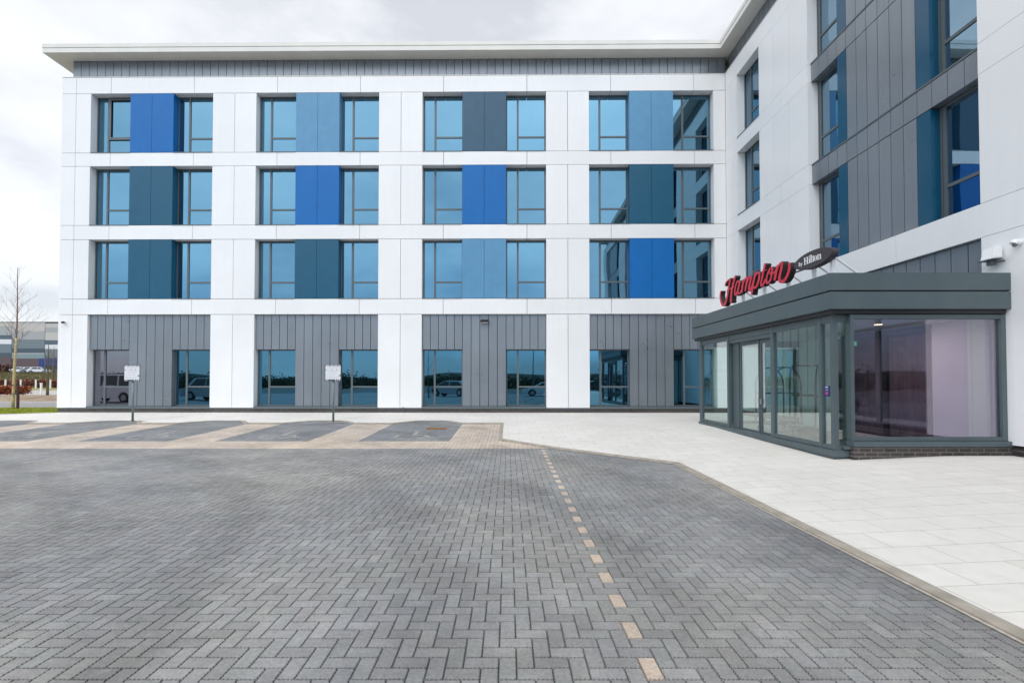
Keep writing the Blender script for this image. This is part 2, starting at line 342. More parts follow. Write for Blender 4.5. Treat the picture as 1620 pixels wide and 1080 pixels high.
class Blocks:
    def __init__(s): s.v = []; s.f = []; s.c = []; s.k = 0; s.cache = {}
    def add(s, x0, x1, y0, y1, col, near, zf=None):
        g_ = .0020 if near else (.0018 if zf else .0031)
        w_, h_ = round(x1-x0, 4), round(y1-y0, 4)
        key = (w_, h_, near)
        if key not in s.cache:
            o = outline(g_, w_-g_, g_, h_-g_, near); c = o.mean(0)
            inn = o.copy(); e_ = .0045 if near else .005
            inn[:, 0] = np.clip(o[:, 0]+np.sign(c[0]-o[:, 0])*e_*0, g_+e_, w_-g_-e_); inn[:, 1] = np.clip(o[:, 1], g_+e_, h_-g_-e_)
            s.cache[key] = (o, inn)
        o, inn = s.cache[key]; n = len(o)
        zj = rng.normal(0, .0005); tx, ty = rng.normal(0, .0022, 2)
        base = np.array([x0, y0])
        def zz(P, dz): return (zf(P[:, 1]+y0) if zf else 0)+zj+dz+(P[:, 0]-w_/2)*tx+(P[:, 1]-h_/2)*ty
        top = np.column_stack([inn+base, zz(inn, 0)]); mid = np.column_stack([o+base, zz(o, -.0035)]); bot = np.column_stack([o+base, zz(o, -.028)])
        s.v += [top, mid, bot]; k = s.k
        s.f.append(list(range(k, k+n)))
        for i in range(n):
            j = (i+1) % n
            s.f.append([k+n+i, k+n+j, k+j, k+i]); s.f.append([k+2*n+i, k+2*n+j, k+n+j, k+n+i])
        s.c.append(np.repeat(np.append(col, 1)[None], 3*n, 0)); s.k += 3*n
    def build(s, name):
        me = bpy.data.meshes.new(name); v = np.concatenate(s.v)
        me.vertices.add(len(v)); me.vertices.foreach_set('co', v.ravel())
        ln = np.array([len(f) for f in s.f]); idx = np.concatenate([np.array(f) for f in s.f])
        me.loops.add(len(idx)); me.loops.foreach_set('vertex_index', idx.astype(np.int32))
        me.polygons.add(len(ln)); me.polygons.foreach_set('loop_start', np.concatenate([[0], np.cumsum(ln)[:-1]]).astype(np.int32))
        at = me.color_attributes.new('blockcol', 'FLOAT_COLOR', 'POINT'); at.data.foreach_set('color', np.concatenate(s.c).ravel())
        me.polygons.foreach_set('use_smooth', np.zeros(len(ln), dtype=bool)); me.update(calc_edges=True); me.validate(); me.materials.append(PAV)
        o = bpy.data.objects.new(name, me); COL.objects.link(o); o['kind'] = 'structure'; return o
def vary(c, a=.055):
    return c*(1+rng.normal(0, a))*(1+rng.normal(0, .009, 3))
# herringbone carriageway: cells of 100 mm, (i-j)%4 : 0 lower of an upright block, 3 its upper cell, 1-2 a flat block
bl = Blocks(); X0, Y0, J1 = .747, 2.545, 84
for j in range(-19, J1):
    y = Y0+.1*j
    for i in range(-148, 26):
        x = X0+.1*i
        if x < -13.3 or y < .7 and abs(x) > 4: continue
        if x > 3.30 or (y > 8.9 and (x-1.13)+(y-10.97) > .22): continue
        r = (i-j) % 4; near = y < 7.2 and abs(x) < 8.2
        if r == 0:
            y1 = y+.2 if j < J1-1 else y+.1
            pale = (i == 0 and j <= 80)
            bl.add(x, x+.1, y, y1, vary(PALE, .04) if pale else vary(DARK), near)
        elif r == 1: bl.add(x, x+.2, y, y+.1, vary(DARK), near)
        elif r == 2 and (x-.1 < -13.3): bl.add(x, x+.1, y, y+.1, vary(DARK), near)
bl.build('carriageway')
rect('carriageway_bedding', -13.4, 3.4, .5, 10.96, -.024, JOINT)
# plain continuation of the same paving outside the detailed field
def brick_mat(name, c1, c2, mortar, bw, bh, ms=.005, off=.5, rough=.85, freq=2, rot=0, nz_=.15, bump=.4, mir=False):
    m = bpy.data.materials.new(name); m.use_nodes = True; t = m.node_tree; p = t.nodes['Principled BSDF']; p.inputs['Roughness'].default_value = rough
    tcn = t.nodes.new('ShaderNodeTexCoord'); mpn = t.nodes.new('ShaderNodeMapping'); mpn.inputs['Rotation'].default_value = rot if rot else (0,0,0)
    t.links.new(tcn.outputs['Object'], mpn.inputs[0])
    b = t.nodes.new('ShaderNodeTexBrick'); b.inputs['Scale'].default_value = 1; b.inputs['Brick Width'].default_value = bw; b.inputs['Row Height'].default_value = bh
    b.inputs['Mortar Size'].default_value = ms; b.inputs['Mortar Smooth'].default_value = .1; b.offset = off; b.offset_frequency = freq
    b.inputs['Color1'].default_value = (*c1, 1); b.inputs['Color2'].default_value = (*c2, 1); b.inputs['Mortar'].default_value = (*mortar, 1)
    t.links.new(mpn.outputs[0], b.inputs['Vector'])
    n = t.nodes.new('ShaderNodeTexNoise'); n.inputs['Scale'].default_value = 6; n.inputs['Detail'].default_value = 7; n.inputs['Roughness'].default_value = .65
    t.links.new(tcn.outputs['Object'], n.inputs['Vector'])
    n2 = t.nodes.new('ShaderNodeTexNoise'); n2.inputs['Scale'].default_value = .55; n2.inputs['Detail'].default_value = 4
    t.links.new(tcn.outputs['Object'], n2.inputs['Vector'])
    ml = t.nodes.new('ShaderNodeMath'); ml.operation = 'ADD'; t.links.new(n.outputs[0], ml.inputs[0]); t.links.new(n2.outputs[0], ml.inputs[1])
    r = t.nodes.new('ShaderNodeMapRange'); r.inputs['From Min'].default_value = .7; r.inputs['From Max'].default_value = 1.3
    r.inputs['To Min'].default_value = 1-nz_; r.inputs['To Max'].default_value = 1+nz_; t.links.new(ml.outputs[0], r.inputs['Value'])
    v = t.nodes.new('ShaderNodeVectorMath'); v.operation = 'SCALE'; t.links.new(b.outputs['Color'], v.inputs[0]); t.links.new(r.outputs[0], v.inputs['Scale'])
    t.links.new(v.outputs[0], p.inputs['Base Color'])
    bp = t.nodes.new('ShaderNodeBump'); bp.inputs['Strength'].default_value = bump; bp.inputs['Distance'].default_value = .004; bp.invert = True
    t.links.new(b.outputs['Fac'], bp.inputs['Height']); t.links.new(bp.outputs[0], p.inputs['Normal'])
    return m
pl = brick_mat('paving_beyond', (.19,.197,.21), (.22,.225,.24), (.05,.05,.055), .2, .1)
rect('carriageway_left', -60, -13.3, -40, 15.9, -.006, pl); rect('carriageway_behind', -13.3, 3.3, -40, .65, -.006, pl)
# parking bays and beige strips: courses of blocks laid lengthwise, cut where colours change
pk = Blocks(); PD = np.array([.215, .22, .228])
def zpark(y): return .028*(y-10.95)
def strip(x0, x1, y0, y1, col, va=.035, flat=False):
    n = max(1, int(round((x1-x0)/.1))); wx = (x1-x0)/n
    for i in range(n):
        xa = x0+wx*i; y = y0-(.1 if i % 2 else 0)
        while y < y1-.02:
            a, b = max(y, y0), min(y+.2, y1)
            if b-a > .02: pk.add(xa, xa+wx, a, b, vary(col, va), False, zpark)
            y += .2
strip(-20, .95, 10.95, 12.0, BEIGE)
edges = [-20]+[q for a, b in sorted(BAYS) for q in (a, b)]+[-.15]
for k in range(0, len(edges), 2): strip(edges[k], edges[k+1], 12.0, 15.8, BEIGE)
for a, b in BAYS: strip(a, b, 12.0, 16.7, PD)
pk.build('parking_bays')
b_ = MB(); b_.poly([(-60,10.95,-.012),(3,10.95,-.012),(3,17.2,zpark(17.2)-.012),(-60,17.2,zpark(17.2)-.012)]); b_.build('parking_bedding', mat('parking_joint_sand', (.16, .145, .13), 1), kind='structure')
b_ = MB(); b_.poly([(-60,10.96,0),(-20,10.96,0),(-20,16.4,zpark(16.4)),(-60,16.4,zpark(16.4))]); b_.build('parking_left', pl, kind='structure')

# footpath: flags lofted between kerb line and building line
def flag_mat():
    m = brick_mat('footpath_flags', (.66,.632,.585), (.70,.673,.63), (.42,.385,.34), .6, .4, .004, .5, .8, 2, 0, .075, .3)
    return m
FLAG = flag_mat()
def side_pt(x, y):
    if y > 12.2 and x < 0: return (x-.0, 19.6) if x > -19 else (x, 18.75)
    return None
Kp = []
for i in range(len(KERB)-1):
    a = np.array(KERB[i]); b = np.array(KERB[i+1]); n = max(1, int(np.hypot(*(b-a))/.6))
    for k in range(n): Kp.append(tuple(a+(b-a)*k/n))
Kp.append(KERB[-1])
rows = []
for (x, y) in Kp:
    if y <= 8.95 and x > 3: q = (9.3, y)
    elif x > -.15:
        t = (x+.15)/(3.26+.15); q = (3.0+6.3*t, 19.7-(19.7-8.95)*t**1.2) if t > .55 else (0+9.3*t/.55, 19.7)
        if t > .55:
            u_ = (t-.55)/.45; q = (9.3, 19.7-(19.7-8.95)*u_)
    elif x > -.16: q = (-.15 if False else 0, 19.7)
    else: q = (x, 19.7)
    rows.append(((x, y), q))
b_ = MB(); nr = 22
for (k_, q_) in rows:
    for s_ in range(nr+1):
        t = (s_/nr)**1.4; x = k_[0]+(q_[0]-k_[0])*t; y = k_[1]+(q_[1]-k_[1])*t
        b_.v.append((x, y, zp(x, y)))
for i in range(len(rows)-1):
    for s_ in range(nr):
        a = i*(nr+1)+s_; b_.f.append((a, a+1, a+nr+2, a+nr+1))
b_.build('footpath', FLAG, kind='structure')
# kerb: concrete edging on the carriageway side of the line
def kerb_strip(pts, width, z_up, name):
    b = MB(); P2 = [np.array(p) for p in pts]; n = len(P2); ring = []
    for i in range(n):
        t = P2[min(i+1, n-1)]-P2[max(i-1, 0)]; t = t/np.hypot(*t); nrm = np.array([-t[1], t[0]])  # left of travel = carriageway side
        a = P2[i]; c = P2[i]+nrm*width
        zt = zp(*a)+z_up; z0 = zc(c[1])-.03
        ring.append([(a[0],a[1],z0),(a[0],a[1],zt),(a[0]+nrm[0]*(width-.012),a[1]+nrm[1]*(width-.012),zt-.003),(c[0],c[1],zt-.014),(c[0],c[1],z0)])
    for r_ in ring: b.v += r_
    for i in range(n-1):
        for k in range(4):
            a = i*5+k; b.f.append((a, a+1, a+6, a+5))
    return b.build(name, M['conc'], kind='structure')
KD = []
for i in range(len(KERB)-1):
    a = np.array(KERB[i]); b = np.array(KERB[i+1]); n = max(1, int(np.hypot(*(b-a))/.5))
    for k in range(n): KD.append(tuple(a+(b-a)*k/n))
KD.append(KERB[-1])
kerb_strip(KD, .105, .004, 'kerb')
b_ = MB(); P2 = [np.array(p) for p in KD]
for i in range(len(P2)):
    t = P2[min(i+1, len(P2)-1)]-P2[max(i-1, 0)]; t = t/np.hypot(*t); nn = np.array([-t[1], t[0]])
    for o_ in (.10, .135): q = P2[i]+nn*o_; b_.v.append((q[0], q[1], zc(q[1])+.007))
for i in range(len(P2)-1): b_.f.append((2*i, 2*i+1, 2*i+3, 2*i+2))
b_.build('kerb_haunch', mat('mortar_pale', (.44, .39, .33), .9, noise=.2, nscale=20), kind='structure')
rect('ground_behind_building', -60, -18.9, 18.9, 40, .18, M['hill'])

# left: grass strip, road, soil, verge
GR = ground_noise_mat('mown_grass', (.21,.24,.02), (.30,.33,.04), 2.2, .95, .6)
b_ = MB(); b_.poly([(-60,17.4,.25),(-20,18.42,.25),(-18.7,19.3,.25),(-18.7,22.6,.27),(-60,21.0,.27)]); b_.build('lawn_strip', GR, kind='structure')
def tufts(name, x0, x1, ya, yb, n, h, m, z, seed=1):
    r = random.Random(seed); b = MB()
    for _ in range(n):
        x = r.uniform(x0, x1); f = (x-x0)/(x1-x0); lo = ya(x); hi = yb(x); y = r.uniform(lo, hi); a = r.uniform(0, 6.3); hh = h*r.uniform(.5, 1.2)
        dx, dy = .012*math.cos(a), .012*math.sin(a); lx, ly = r.uniform(-.03,.03), r.uniform(-.03,.03)
        b.poly([(x-dx,y-dy,z),(x+dx,y+dy,z),(x+lx,y+ly,z+hh)])
    return b.build(name, m)
gm = mat('grass_blade', (.25,.28,.02), .8, noise=.3, nscale=3)
tag(tufts('grass', -24, -18.8, lambda x: 18.6 if x < -19.6 else 19.4, lambda x: 22.4, 9000, .05, gm, .25), 'short bright green grass beside the left corner of the white hotel', 'grass', kind='stuff')
rect('road', -80, -18, 21.4, 27.7, .262, ground_noise_mat('road_asphalt', (.26,.25,.25), (.31,.30,.29), .5, .9, .1))
ks = mat('pale_kerb', (.5,.48,.45), .9)
b_ = MB(); b_.box(-80,-18,27.7,27.88,.2,.30); b_.build('road_kerb', ks, kind='structure')
SOIL = ground_noise_mat('bare_soil', (.20,.135,.085), (.34,.26,.18), 1.2, 1, .8)
b_ = MB(); nx_, ny_ = 60, 16; r = random.Random(5)
for j in range(ny_+1):
    for i in range(nx_+1):
        b_.v.append((-70+52*i/nx_, 27.9+12.1*j/ny_, .28+.12*math.sin(math.pi*j/ny_)*(.5+r.random()*.8)))
for j in range(ny_):
    for i in range(nx_):
        a = j*(nx_+1)+i; b_.f.append((a,a+1,a+nx_+2,a+nx_+1))
b_.build('soil_bed', SOIL, kind='structure', smooth=True)
rect('far_path', -140, -18, 40, 58, .27, mat('far_path_grey', (.42,.39,.37), .9, noise=.1))
rect('verge', -160, -18, 58, 90, .28, ground_noise_mat('verge_grass', (.20,.20,.05), (.30,.27,.09), .3))
b_ = MB(); b_.poly([(-300,88,.3),(-20,88,.3),(-20,104,3.1),(-300,104,3.1)]); b_.poly([(-300,104,3.1),(-20,104,3.1),(-20,400,3.1),(-300,400,3.1)])
b_.build('field_bank', ground_noise_mat('olive_bank', (.055,.055,.02), (.13,.105,.05), .5), kind='structure')
rect('far_car_park', -300, -40, 109, 149, 3.13, mat('far_asphalt', (.2,.19,.19), .9))
# hill line behind the camera (seen mirrored in the glass) and on the far horizon
b_ = MB(); r = random.Random(3); n = 80
for i in range(n+1):
    x = -420+840*i/n; h = 4.5+2.2*math.sin(i*.19)+1.3*math.sin(i*.53+1)+r.random()*.6
    b_.v += [(x,-330,-1),(x,-345,h),(x,-420,-1)]
for i in range(n): a = i*3; b_.f += [(a,a+3,a+4,a+1),(a+1,a+4,a+5,a+2)]
b_.build('hills', M['hill'], kind='structure', smooth=True)
rect('car_park_behind', -80, 60, -40, -14, .0, ground_noise_mat('asphalt_behind', (.07,.07,.075), (.10,.10,.105), 1))

# ------------------------------------------------------------------ hotel
H = thing('hotel_building', 'white four storey L shaped hotel with blue and grey panels and flat cream roof edge', 'hotel')
OPS = [-26.58, -19.59, -12.61, -5.66]; OW = 5.15; PA, PB = 1.67, 3.49
ROWS = [(4.96, 7.45), (8.05, 10.54), (11.11, 13.62)]
BANDS = [(4.31, 4.96), (7.45, 8.05), (10.54, 11.11), (13.62, 14.31)]
D = .36; G = .0085
def vpanels(mb, us, z0, z1, v0=0, v1=D, g=G):
    for a, b in zip(us[:-1], us[1:]): mb.box(a+g, b-g, v0, v1, z0+g, z1-g)
def window(fr, u0, u1, z0, z1, glass, trans=.72, mull=.49, parent=H, sash=False, vo=.30):
    f = MB(fr); w_ = .045
    f.box(u0+.004,u0+w_,vo,vo+.055,z0,z1); f.box(u1-w_,u1-.004,vo,vo+.055,z0,z1)
    f.box(u0+w_,u1-w_,vo,vo+.055,z0,z0+w_); f.box(u0+w_,u1-w_,vo,vo+.055,z1-w_,z1)
    um = u0+mull
    f.box(um-.04,um+.04,vo+.002,vo+.053,z0+w_,z1-w_)
    f.box(um+.04,u1-w_,vo+.004,vo+.051,z0+trans-.035,z0+trans+.035)
    if sash:
        f.box(um+.03,um+.12,vo-.03,vo+.001,z0+trans-.05,z1-.03); f.box(u1-.12,u1-.02,vo-.03,vo+.001,z0+trans-.05,z1-.03)
        f.box(um+.12,u1-.12,vo-.03,vo+.001,z0+trans-.05,z0+trans+.06); f.box(um+.12,u1-.12,vo-.03,vo+.001,z1-.12,z1-.03)
    wo = f.build('window', M['frame'], parent)
    p = MB(fr); p.box(u0+.02,u1-.02,vo+.028,vo+.04,z0+.02,z1-.02); p.build('pane', M[glass], wo)
    return wo
def sill(fr, u0, u1, z, v0=-.015):
    b = MB(fr); b.box(u0+.005, u1-.005, v0, .31, z-.012, z+.022); b.build('window_sill', M['frame'], H)
def wing_set(fr, ops, uL, uR, white, step_u, grp):
    # piers between openings
    es = [uL]
    for s0, s1 in ops: es += [s0, s1]
    es.append(uR)
    return [(es[i], es[i+1]) for i in range(0, len(es), 2)]
UL = -27.82
piers = wing_set(FM, [(s, s+OW) for s in OPS], UL, 0, 'white', 0, '')
pj = [-27.22, -20.50, -13.51, -6.555, None]
for (a, b), j in zip(piers, pj):
    mb = MB(FM)
    us = [a, j, b] if j else [a, b]
    for z0, z1 in ROWS: vpanels(mb, us, z0, z1)
    vpanels(mb, us, .43, 4.31)
    mb.build('wall_pier', M['white'], H)
BJ = [-27.22, -25.74, -22.22, -18.71, -15.22, -11.73, -8.25, -4.76, -1.30]
for z0, z1 in BANDS:
    mb = MB(FM); vpanels(mb, [UL]+BJ+[0], z0, z1); mb.build('wall_band', M['white'], H)
mb = MB(FM); mb.box(UL+.02, -.03, D+.002, .6, .2, 14.28); mb.build('wall_core', M['darkgap'], H)
mb = MB(FM); mb.box(UL+.02, 8, .6, 13.8, 0, 15.1); mb.fr = None; mb.fr = FW; mb.box(.5, 26.2, .6, 14.5, 0, 15.1); mb.build('wall_mass', M['mass'], H)
pc = [['bblue','lblue','slate','lblue'], ['teal','bblue','bblue','teal'], ['teal','teal','lblue','bblue']]
pn = dict(bblue='bright blue panel pair', lblue='light blue panel pair', slate='slate blue panel pair', teal='dark teal panel pair')
for ri, (z0, z1) in enumerate(ROWS[::-1]):
    for bi, s in enumerate(OPS):
        k = pc[ri][bi]; mb = MB(FM); mid = s+(PA+PB)/2
        mb.box(s+PA, mid-.006, 0, D, z0+.012, z1-.008); mb.box(mid+.006, s+PB, 0, D, z0+.012, z1-.008)
        mb.build('blue_panel', M[k], H, label=pn[k])
        window(FM, s, s+PA, z0+.02, z1, 'glass', sash=(ri == 0 and bi == 0)); window(FM, s+PB, s+OW, z0+.02, z1, 'glass')
        sill(FM, s, s+PA, z0); sill(FM, s+PB, s+OW, z0)
# ground floor of the main front
for bi, s in enumerate(OPS):
    mb = MB(FM); g2 = .011
    def ribs(a, b, n, z0, z1, v=.11):
        for i in range(n): mb.box(a+(b-a)*i/n+g2, a+(b-a)*(i+1)/n-g2, v, D, z0, z1)
    ribs(s, s+PA, 5, 2.86, 4.30); ribs(s+PA, s+PB, 5, .50, 4.30); ribs(s+PB, s+OW, 5, 2.86, 4.30)
    mb.build('ribbed_cladding', M['grey'], H)
    gl = 'glassc' if bi == 0 else 'glassg'
    window(FM, s, s+PA, .50, 2.86, gl, trans=.80); window(FM, s+PB, s+OW, .50, 2.86, 'glassg', trans=.80)
    mb = MB(FM); mb.box(s+.004, s+OW-.004, -.02, .34, .40, .49); mb.build('window_sill', M['frame'], H)
# plinth
PL = brick_mat('plinth_brick', (.038,.031,.031), (.062,.050,.048), (.135,.125,.112), .225, .075, .010, .5, .8, 2, (R(90),0,0), .25, .5)
PLW = brick_mat('plinth_brick_wing', (.038,.031,.031), (.062,.050,.048), (.135,.125,.112), .225, .075, .010, .5, .8, 2, (R(90),0,R(90)), .25, .5)
mb = MB(FM); mb.box(UL+.02, -.02, .03, .30, -.1, .385); mb.build('brick_plinth', PL, H)
mb = MB(FM); mb.box(UL+.01, -.02, .01, .29, .388, .418); mb.build('plinth_drip', M['frame'], H)
mb = MB(FM); mb.tube([(-13.37,-.03,.0),(-13.37,-.03,.47)], .02); mb.build('vent_pipe', M['frame'], H)
# right wing
WA = (.96, 2.57)                       # single window opening
WO = [(5.30, 10.35), (12.30, 17.35), (19.30, 24.35)]
UE = 26.0
wp = wing_set(FW, [WA]+WO, .0, UE, 'w', 0, '')
wj = [[.57], [3.46, 4.38], [11.3], [18.3], []]
for (a, b), js in zip(wp, wj):
    mb = MB(FW); us = [a+.004]+js+[b]
    for z0, z1 in ROWS: vpanels(mb, us, z0, z1, g=.004)
    vpanels(mb, us, .43, 4.31, g=.004)
    mb.build('wall_pier', M['wingwhite'], H)
mb = MB(FW)
# ground storey below the single window is one plain panel
mb.box(WA[0]+.004, WA[1]-.004, .0, D, .43, 4.30); mb.build('wall_pier', M['wingwhite'], H)
for bi, (z0, z1) in enumerate(BANDS):
    mb = MB(FW)
    if bi in (0, 3): vpanels(mb, [.004, 1.3, 4.9, 8.4, 11.9, 15.4, 18.9, 22.4, UE], z0, z1, g=.004)
    else:
        for i, (a, b) in enumerate([(.004, WO[0][0]), (WO[0][1], WO[1][0]), (WO[1][1], WO[2][0]), (WO[2][1], UE)]):
            us = [a, 1.35, 3.9, b] if i == 0 else [a, b]
            mb = MB(FW); vpanels(mb, us, z0, z1, g=.004); mb.build('wall_band', M['wingwhite'], H)
    if bi in (0, 3): mb.build('wall_band', M['wingwhite'], H)
mb = MB(FW); mb.box(.06, UE-.02, D+.002, .6, .2, 14.28); mb.build('wall_core', M['darkgap'], H)
for z0, z1 in ROWS:
    window(FW, WA[0], WA[1], z0+.02, z1, 'glassw'); sill(FW, WA[0], WA[1], z0)
for oi, (a, b) in enumerate(WO):
    WN = 1.12; TP = .34
    for z0, z1 in ROWS:
        mb = MB(FW); mb.box(a+WN, a+WN+TP-.006, .10, D, z0+.008, z1-.006); mb.build('teal_panel', M['wteal'], H)
        mb = MB(FW); mb.box(b-WN-TP+.006, b-WN, .10, D, z0+.008, z1-.006); mb.build('teal_panel', M['wteal'], H)
        mb = MB(FW); us = np.linspace(a+WN+TP, b-WN-TP, 7)
        vpanels(mb, us, z0, z1, .10, D, .008); mb.build('ribbed_cladding', M['grey'], H)
        window(FW, a, a+WN, z0+.03, z1, 'glassw', mull=.10); window(FW, b-WN, b, z0+.03, z1, 'glassw', mull=.10)
    for z0, z1 in BANDS[1:3]:
        mb = MB(FW); n = 14; us = np.linspace(a, b, 15); vpanels(mb, us, z0+.008, z1-.03, .10, D, .006); mb.build('grey_spandrel', M['grey'], H)
        mb = MB(FW); mb.box(a+.004, b-.004, .085, .33, z1-.028, z1+.012); mb.build('window_sill', M['frame'], H)
    mb = MB(FW); mb.box(a+.004, b-.004, .085, .33, 4.955, 4.985); mb.build('window_sill', M['frame'], H)
    # ground storey
    if oi > 0:
        for q in range(3): window(FW, a+(b-a)*q/3, a+(b-a)*(q+1)/3, .5, 4.30, 'glassc', trans=2.4, mull=.06)
    else:
        mb = MB(FW)
        for i in range(14): mb.box(a+(b-a)*i/14+.01, a+(b-a)*(i+1)/14-.01, .11, D, 2.95, 4.30)
        mb.build('ribbed_cladding', M['grey'], H)
mb = MB(FW); mb.box(.3, UE, .03, .30, -.1, .40); mb.build('brick_plinth', PLW, H)
# setback cladding under the roof
mb = MB(FM); n = 80
us = np.linspace(-27.56, .10, n+1)
vpanels(mb, us, 14.20, 15.155, .2, .5, .010); mb.build('roof_cladding', M['grey'], H)
mb = MB(FW); us = np.linspace(-.12, UE-.3, 77); vpanels(mb, us, 14.20, 15.155, .2, .5, .010); mb.build('roof_cladding', M['grey'], H)
mb = MB(FM); mb.box(UL, .0, -.01, .42, 14.312, 14.335); mb.fr = FW; mb.box(.0, UE, -.01, .42, 14.312, 14.335); mb.build('coping', M['cream'], H)
def L(po):
    c = OX-.34-po; y = OY-(c-OX)*math.sin(A5)-.34-po
    f = lambda u, v: FM((u, v, 0))[:2]
    return [f(-28.35-po, -.34-po), (c, y), (c, OY-UE-.6), (OX+15, OY-UE-.6), (OX+15, OY+14.6), f(-28.35-po, 14.4)]
mb = MB(); mb.prism(L(0), 2, 15.15, 15.335); mb.prism(L(.012), 2, 15.352, 15.51); mb.prism(L(-.03), 2, 15.33, 15.36)
mb.build('roof', M['cream'], H)
an = MB(); an.tube([(6.35, 22.4, 15.5),(6.2, 22.4, 16.35)], .014, 6); an.tube([(6.35,22.4,15.52),(6.6,22.4,15.66)], .012, 6)
tag(an.build('roof_aerial', M['frame']), 'thin tilted aerial wire standing on the flat roof near the inner corner', 'aerial')

# small fittings on the walls
def fitting(name, label, cat, mb, m, **k):
    return tag(mb.build(name, m, **k), label, cat)
t = thing('bulkhead_light', 'black bulkhead light on grey ribs above ground windows of third bay', 'wall light', FM((-10.0, .1, 4.03)))
mb = MB(FM); mb.prism([(-.12, 4.07), (.10, 4.07), (.10, 4.0), (-.04, 3.96)], 0, -10.17, -9.83); mb.build('housing', M['black'], t, bevel=.008)
mb = MB(FM); mb.box(-10.14, -9.86, -.06, .05, 3.945, 3.962); mb.build('lens', M['signt'], t)
t = thing('dome_camera', 'small white and black dome camera on left end pier of main front', 'security camera', FM((-27.5, 0, 3.98)))
mb = MB(FM); mb.tube([(-27.55,0,4.0),(-27.55,-.08,4.0)], [.055,.05], 12); mb.build('mount', M['white2'], t)
mb = MB(FM); mb.tube([(-27.53,-.05,3.99),(-27.49,-.16,3.965)], [.045,.045], 12); mb.build('lens_barrel', M['black'], t)
t = thing('dome_camera', 'white wall camera with dark underside above the porch roof at right edge', 'security camera', FW((11.03, 0, 3.99)))
mb = MB(FW); mb.tube([(11.03,0,4.03),(11.03,-.1,4.03),(11.03,-.12,4.0)], [.05,.055,.05], 12); mb.build('mount', M['white2'], t)
mb = MB(FW); mb.tube([(11.03,-.09,3.99),(11.03,-.10,3.95)], [.04,.025], 12); mb.build('lens_dome', M['frame'], t)
t = thing('floodlight', 'white box floodlight on grey bracket above porch roof on white wall', 'floodlight', FW((10.65, 0, 3.9)))
mb = MB(FW); mb.prism([(-.21, 3.81), (-.03, 3.83), (-.03, 4.03), (-.15, 4.03)], 0, 10.53, 10.77); mb.build('lamp_box', M['wingwhite'], t, bevel=.01)
mb = MB(FW); mb.box(10.50, 10.80, -.23, -.05, 3.796, 3.806); mb.build('lip', M['frame'], t)
mb = MB(FW); mb.box(10.60, 10.69, -.16, -.07, 3.71, 3.79); mb.tube([(10.64,-.10,3.75),(10.72,-.04,3.765),(10.78,0,3.77)], .014, 8); mb.build('bracket', M['frame'], t)

# ------------------------------------------------------------------ glazed entrance porch
PX, PY, PF = 5.95, 8.47, 14.55
EP = thing('entrance_porch', 'dark grey metal and glass entrance porch standing against the right wing', 'porch', (7.5, 11.5, .2))
mb = MB(); mb.prism([(5.785,8.37),(9.085,8.37),(9.085,8.9),(9.02,8.9),(9.02,14.72),(5.785,14.72)], 2, 2.875, 3.185)
mb.prism([(5.785,8.37),(9.085,8.37),(9.085,8.9),(9.02,8.9),(9.02,14.72),(5.785,14.72)], 2, 3.212, 3.525)
mb.build('fascia', M['porch'], EP, bevel=.004)
mb = MB(); mb.prism([(5.83,8.41),(9.0,8.41),(9.0,14.7),(5.83,14.7)], 2, 3.18, 3.215); mb.prism([(5.86,8.44),(9.0,8.44),(9.0,14.68),(5.86,14.68)], 2, 2.80, 2.87); mb.build('shadow_gap', M['black'], EP)
# frames: side wall in plane X=5.95 along Y, height to 2.80
mb = MB()
def post(y0, y1, x0=PX, x1=PX+.09, z0=.32, z1=2.80): mb.box(x0, x1, y0, y1, z0, z1)
for a, b in ((14.40,14.55),(12.62,12.72),(10.51,10.61),(8.90,8.97),(8.56,8.64)): post(a, b)
for a, b in ((12.72,14.40),(10.61,12.62),(8.97,10.51),(8.64,8.90)): mb.box(PX+.006, PX+.084, a, b, 2.66, 2.795)
for a, b in ((12.72,14.40),(8.97,10.51),(8.64,8.90)): mb.box(PX+.006, PX+.084, a, b, .325, .40)
# corner front return and big window frame
mb.box(PX+.09, 6.205, 8.56, 8.62, .32, .40); mb.box(PX+.09, 6.205, 8.56, 8.62, 2.66, 2.79)
mb.box(6.205, 6.27, PY, 8.62, .50, 2.79); mb.box(8.94, 9.03, PY, 8.60, .50, 2.79)
mb.box(6.27, 8.94, PY+.003, 8.57, 2.71, 2.787); mb.box(6.27, 8.94, PY+.003, 8.57, .50, .565)
# rear glazed wall
mb.box(PX+.09, 9.0, PF-.10, PF-.02, 2.6, 2.79); mb.box(PX+.09, 9.0, PF-.10, PF-.02, .24, .33)
for x in (6.9, 7.9, 8.85): mb.box(x, x+.06, PF-.09, PF-.03, .33, 2.6)
mb.build('glazing_frame', M['porch'], EP)
mb = MB(); mb.box(PX-.03, PX+.12, 8.53, PF+.02, .20, .318); mb.box(PX+.12, 6.20, 8.53, 8.66, .20, .318); mb.box(PX+.005, PX+.11, 8.57, PF, -.1, .198); mb.box(PX+.11, 6.20, 8.57, 8.64, -.1, .198); mb.build('base_flashing', M['porch'], EP)
mb = MB(); mb.box(6.08, 6.20, 8.48, 8.555, .345, .40); mb.build('sill_end', M['porch'], EP)
mb = MB(); mb.box(6.19, 9.12, 8.40, 8.60, .40, .495); mb.build('sill', M['porch'], EP, bevel=.006)
mb = MB(); mb.box(6.21, 9.10, 8.43, 8.66, -.05, .397); mb.build('brick_plinth', PL, EP)
def pane(mb_pts, m='pglass'):
    b = MB(); b.box(*mb_pts); b.build('glass_pane', M[m], EP)
for a, b in ((12.72,14.40),(8.97,10.51),(8.64,8.90)): pane((PX+.04, PX+.052, a, b, .40, 2.66))
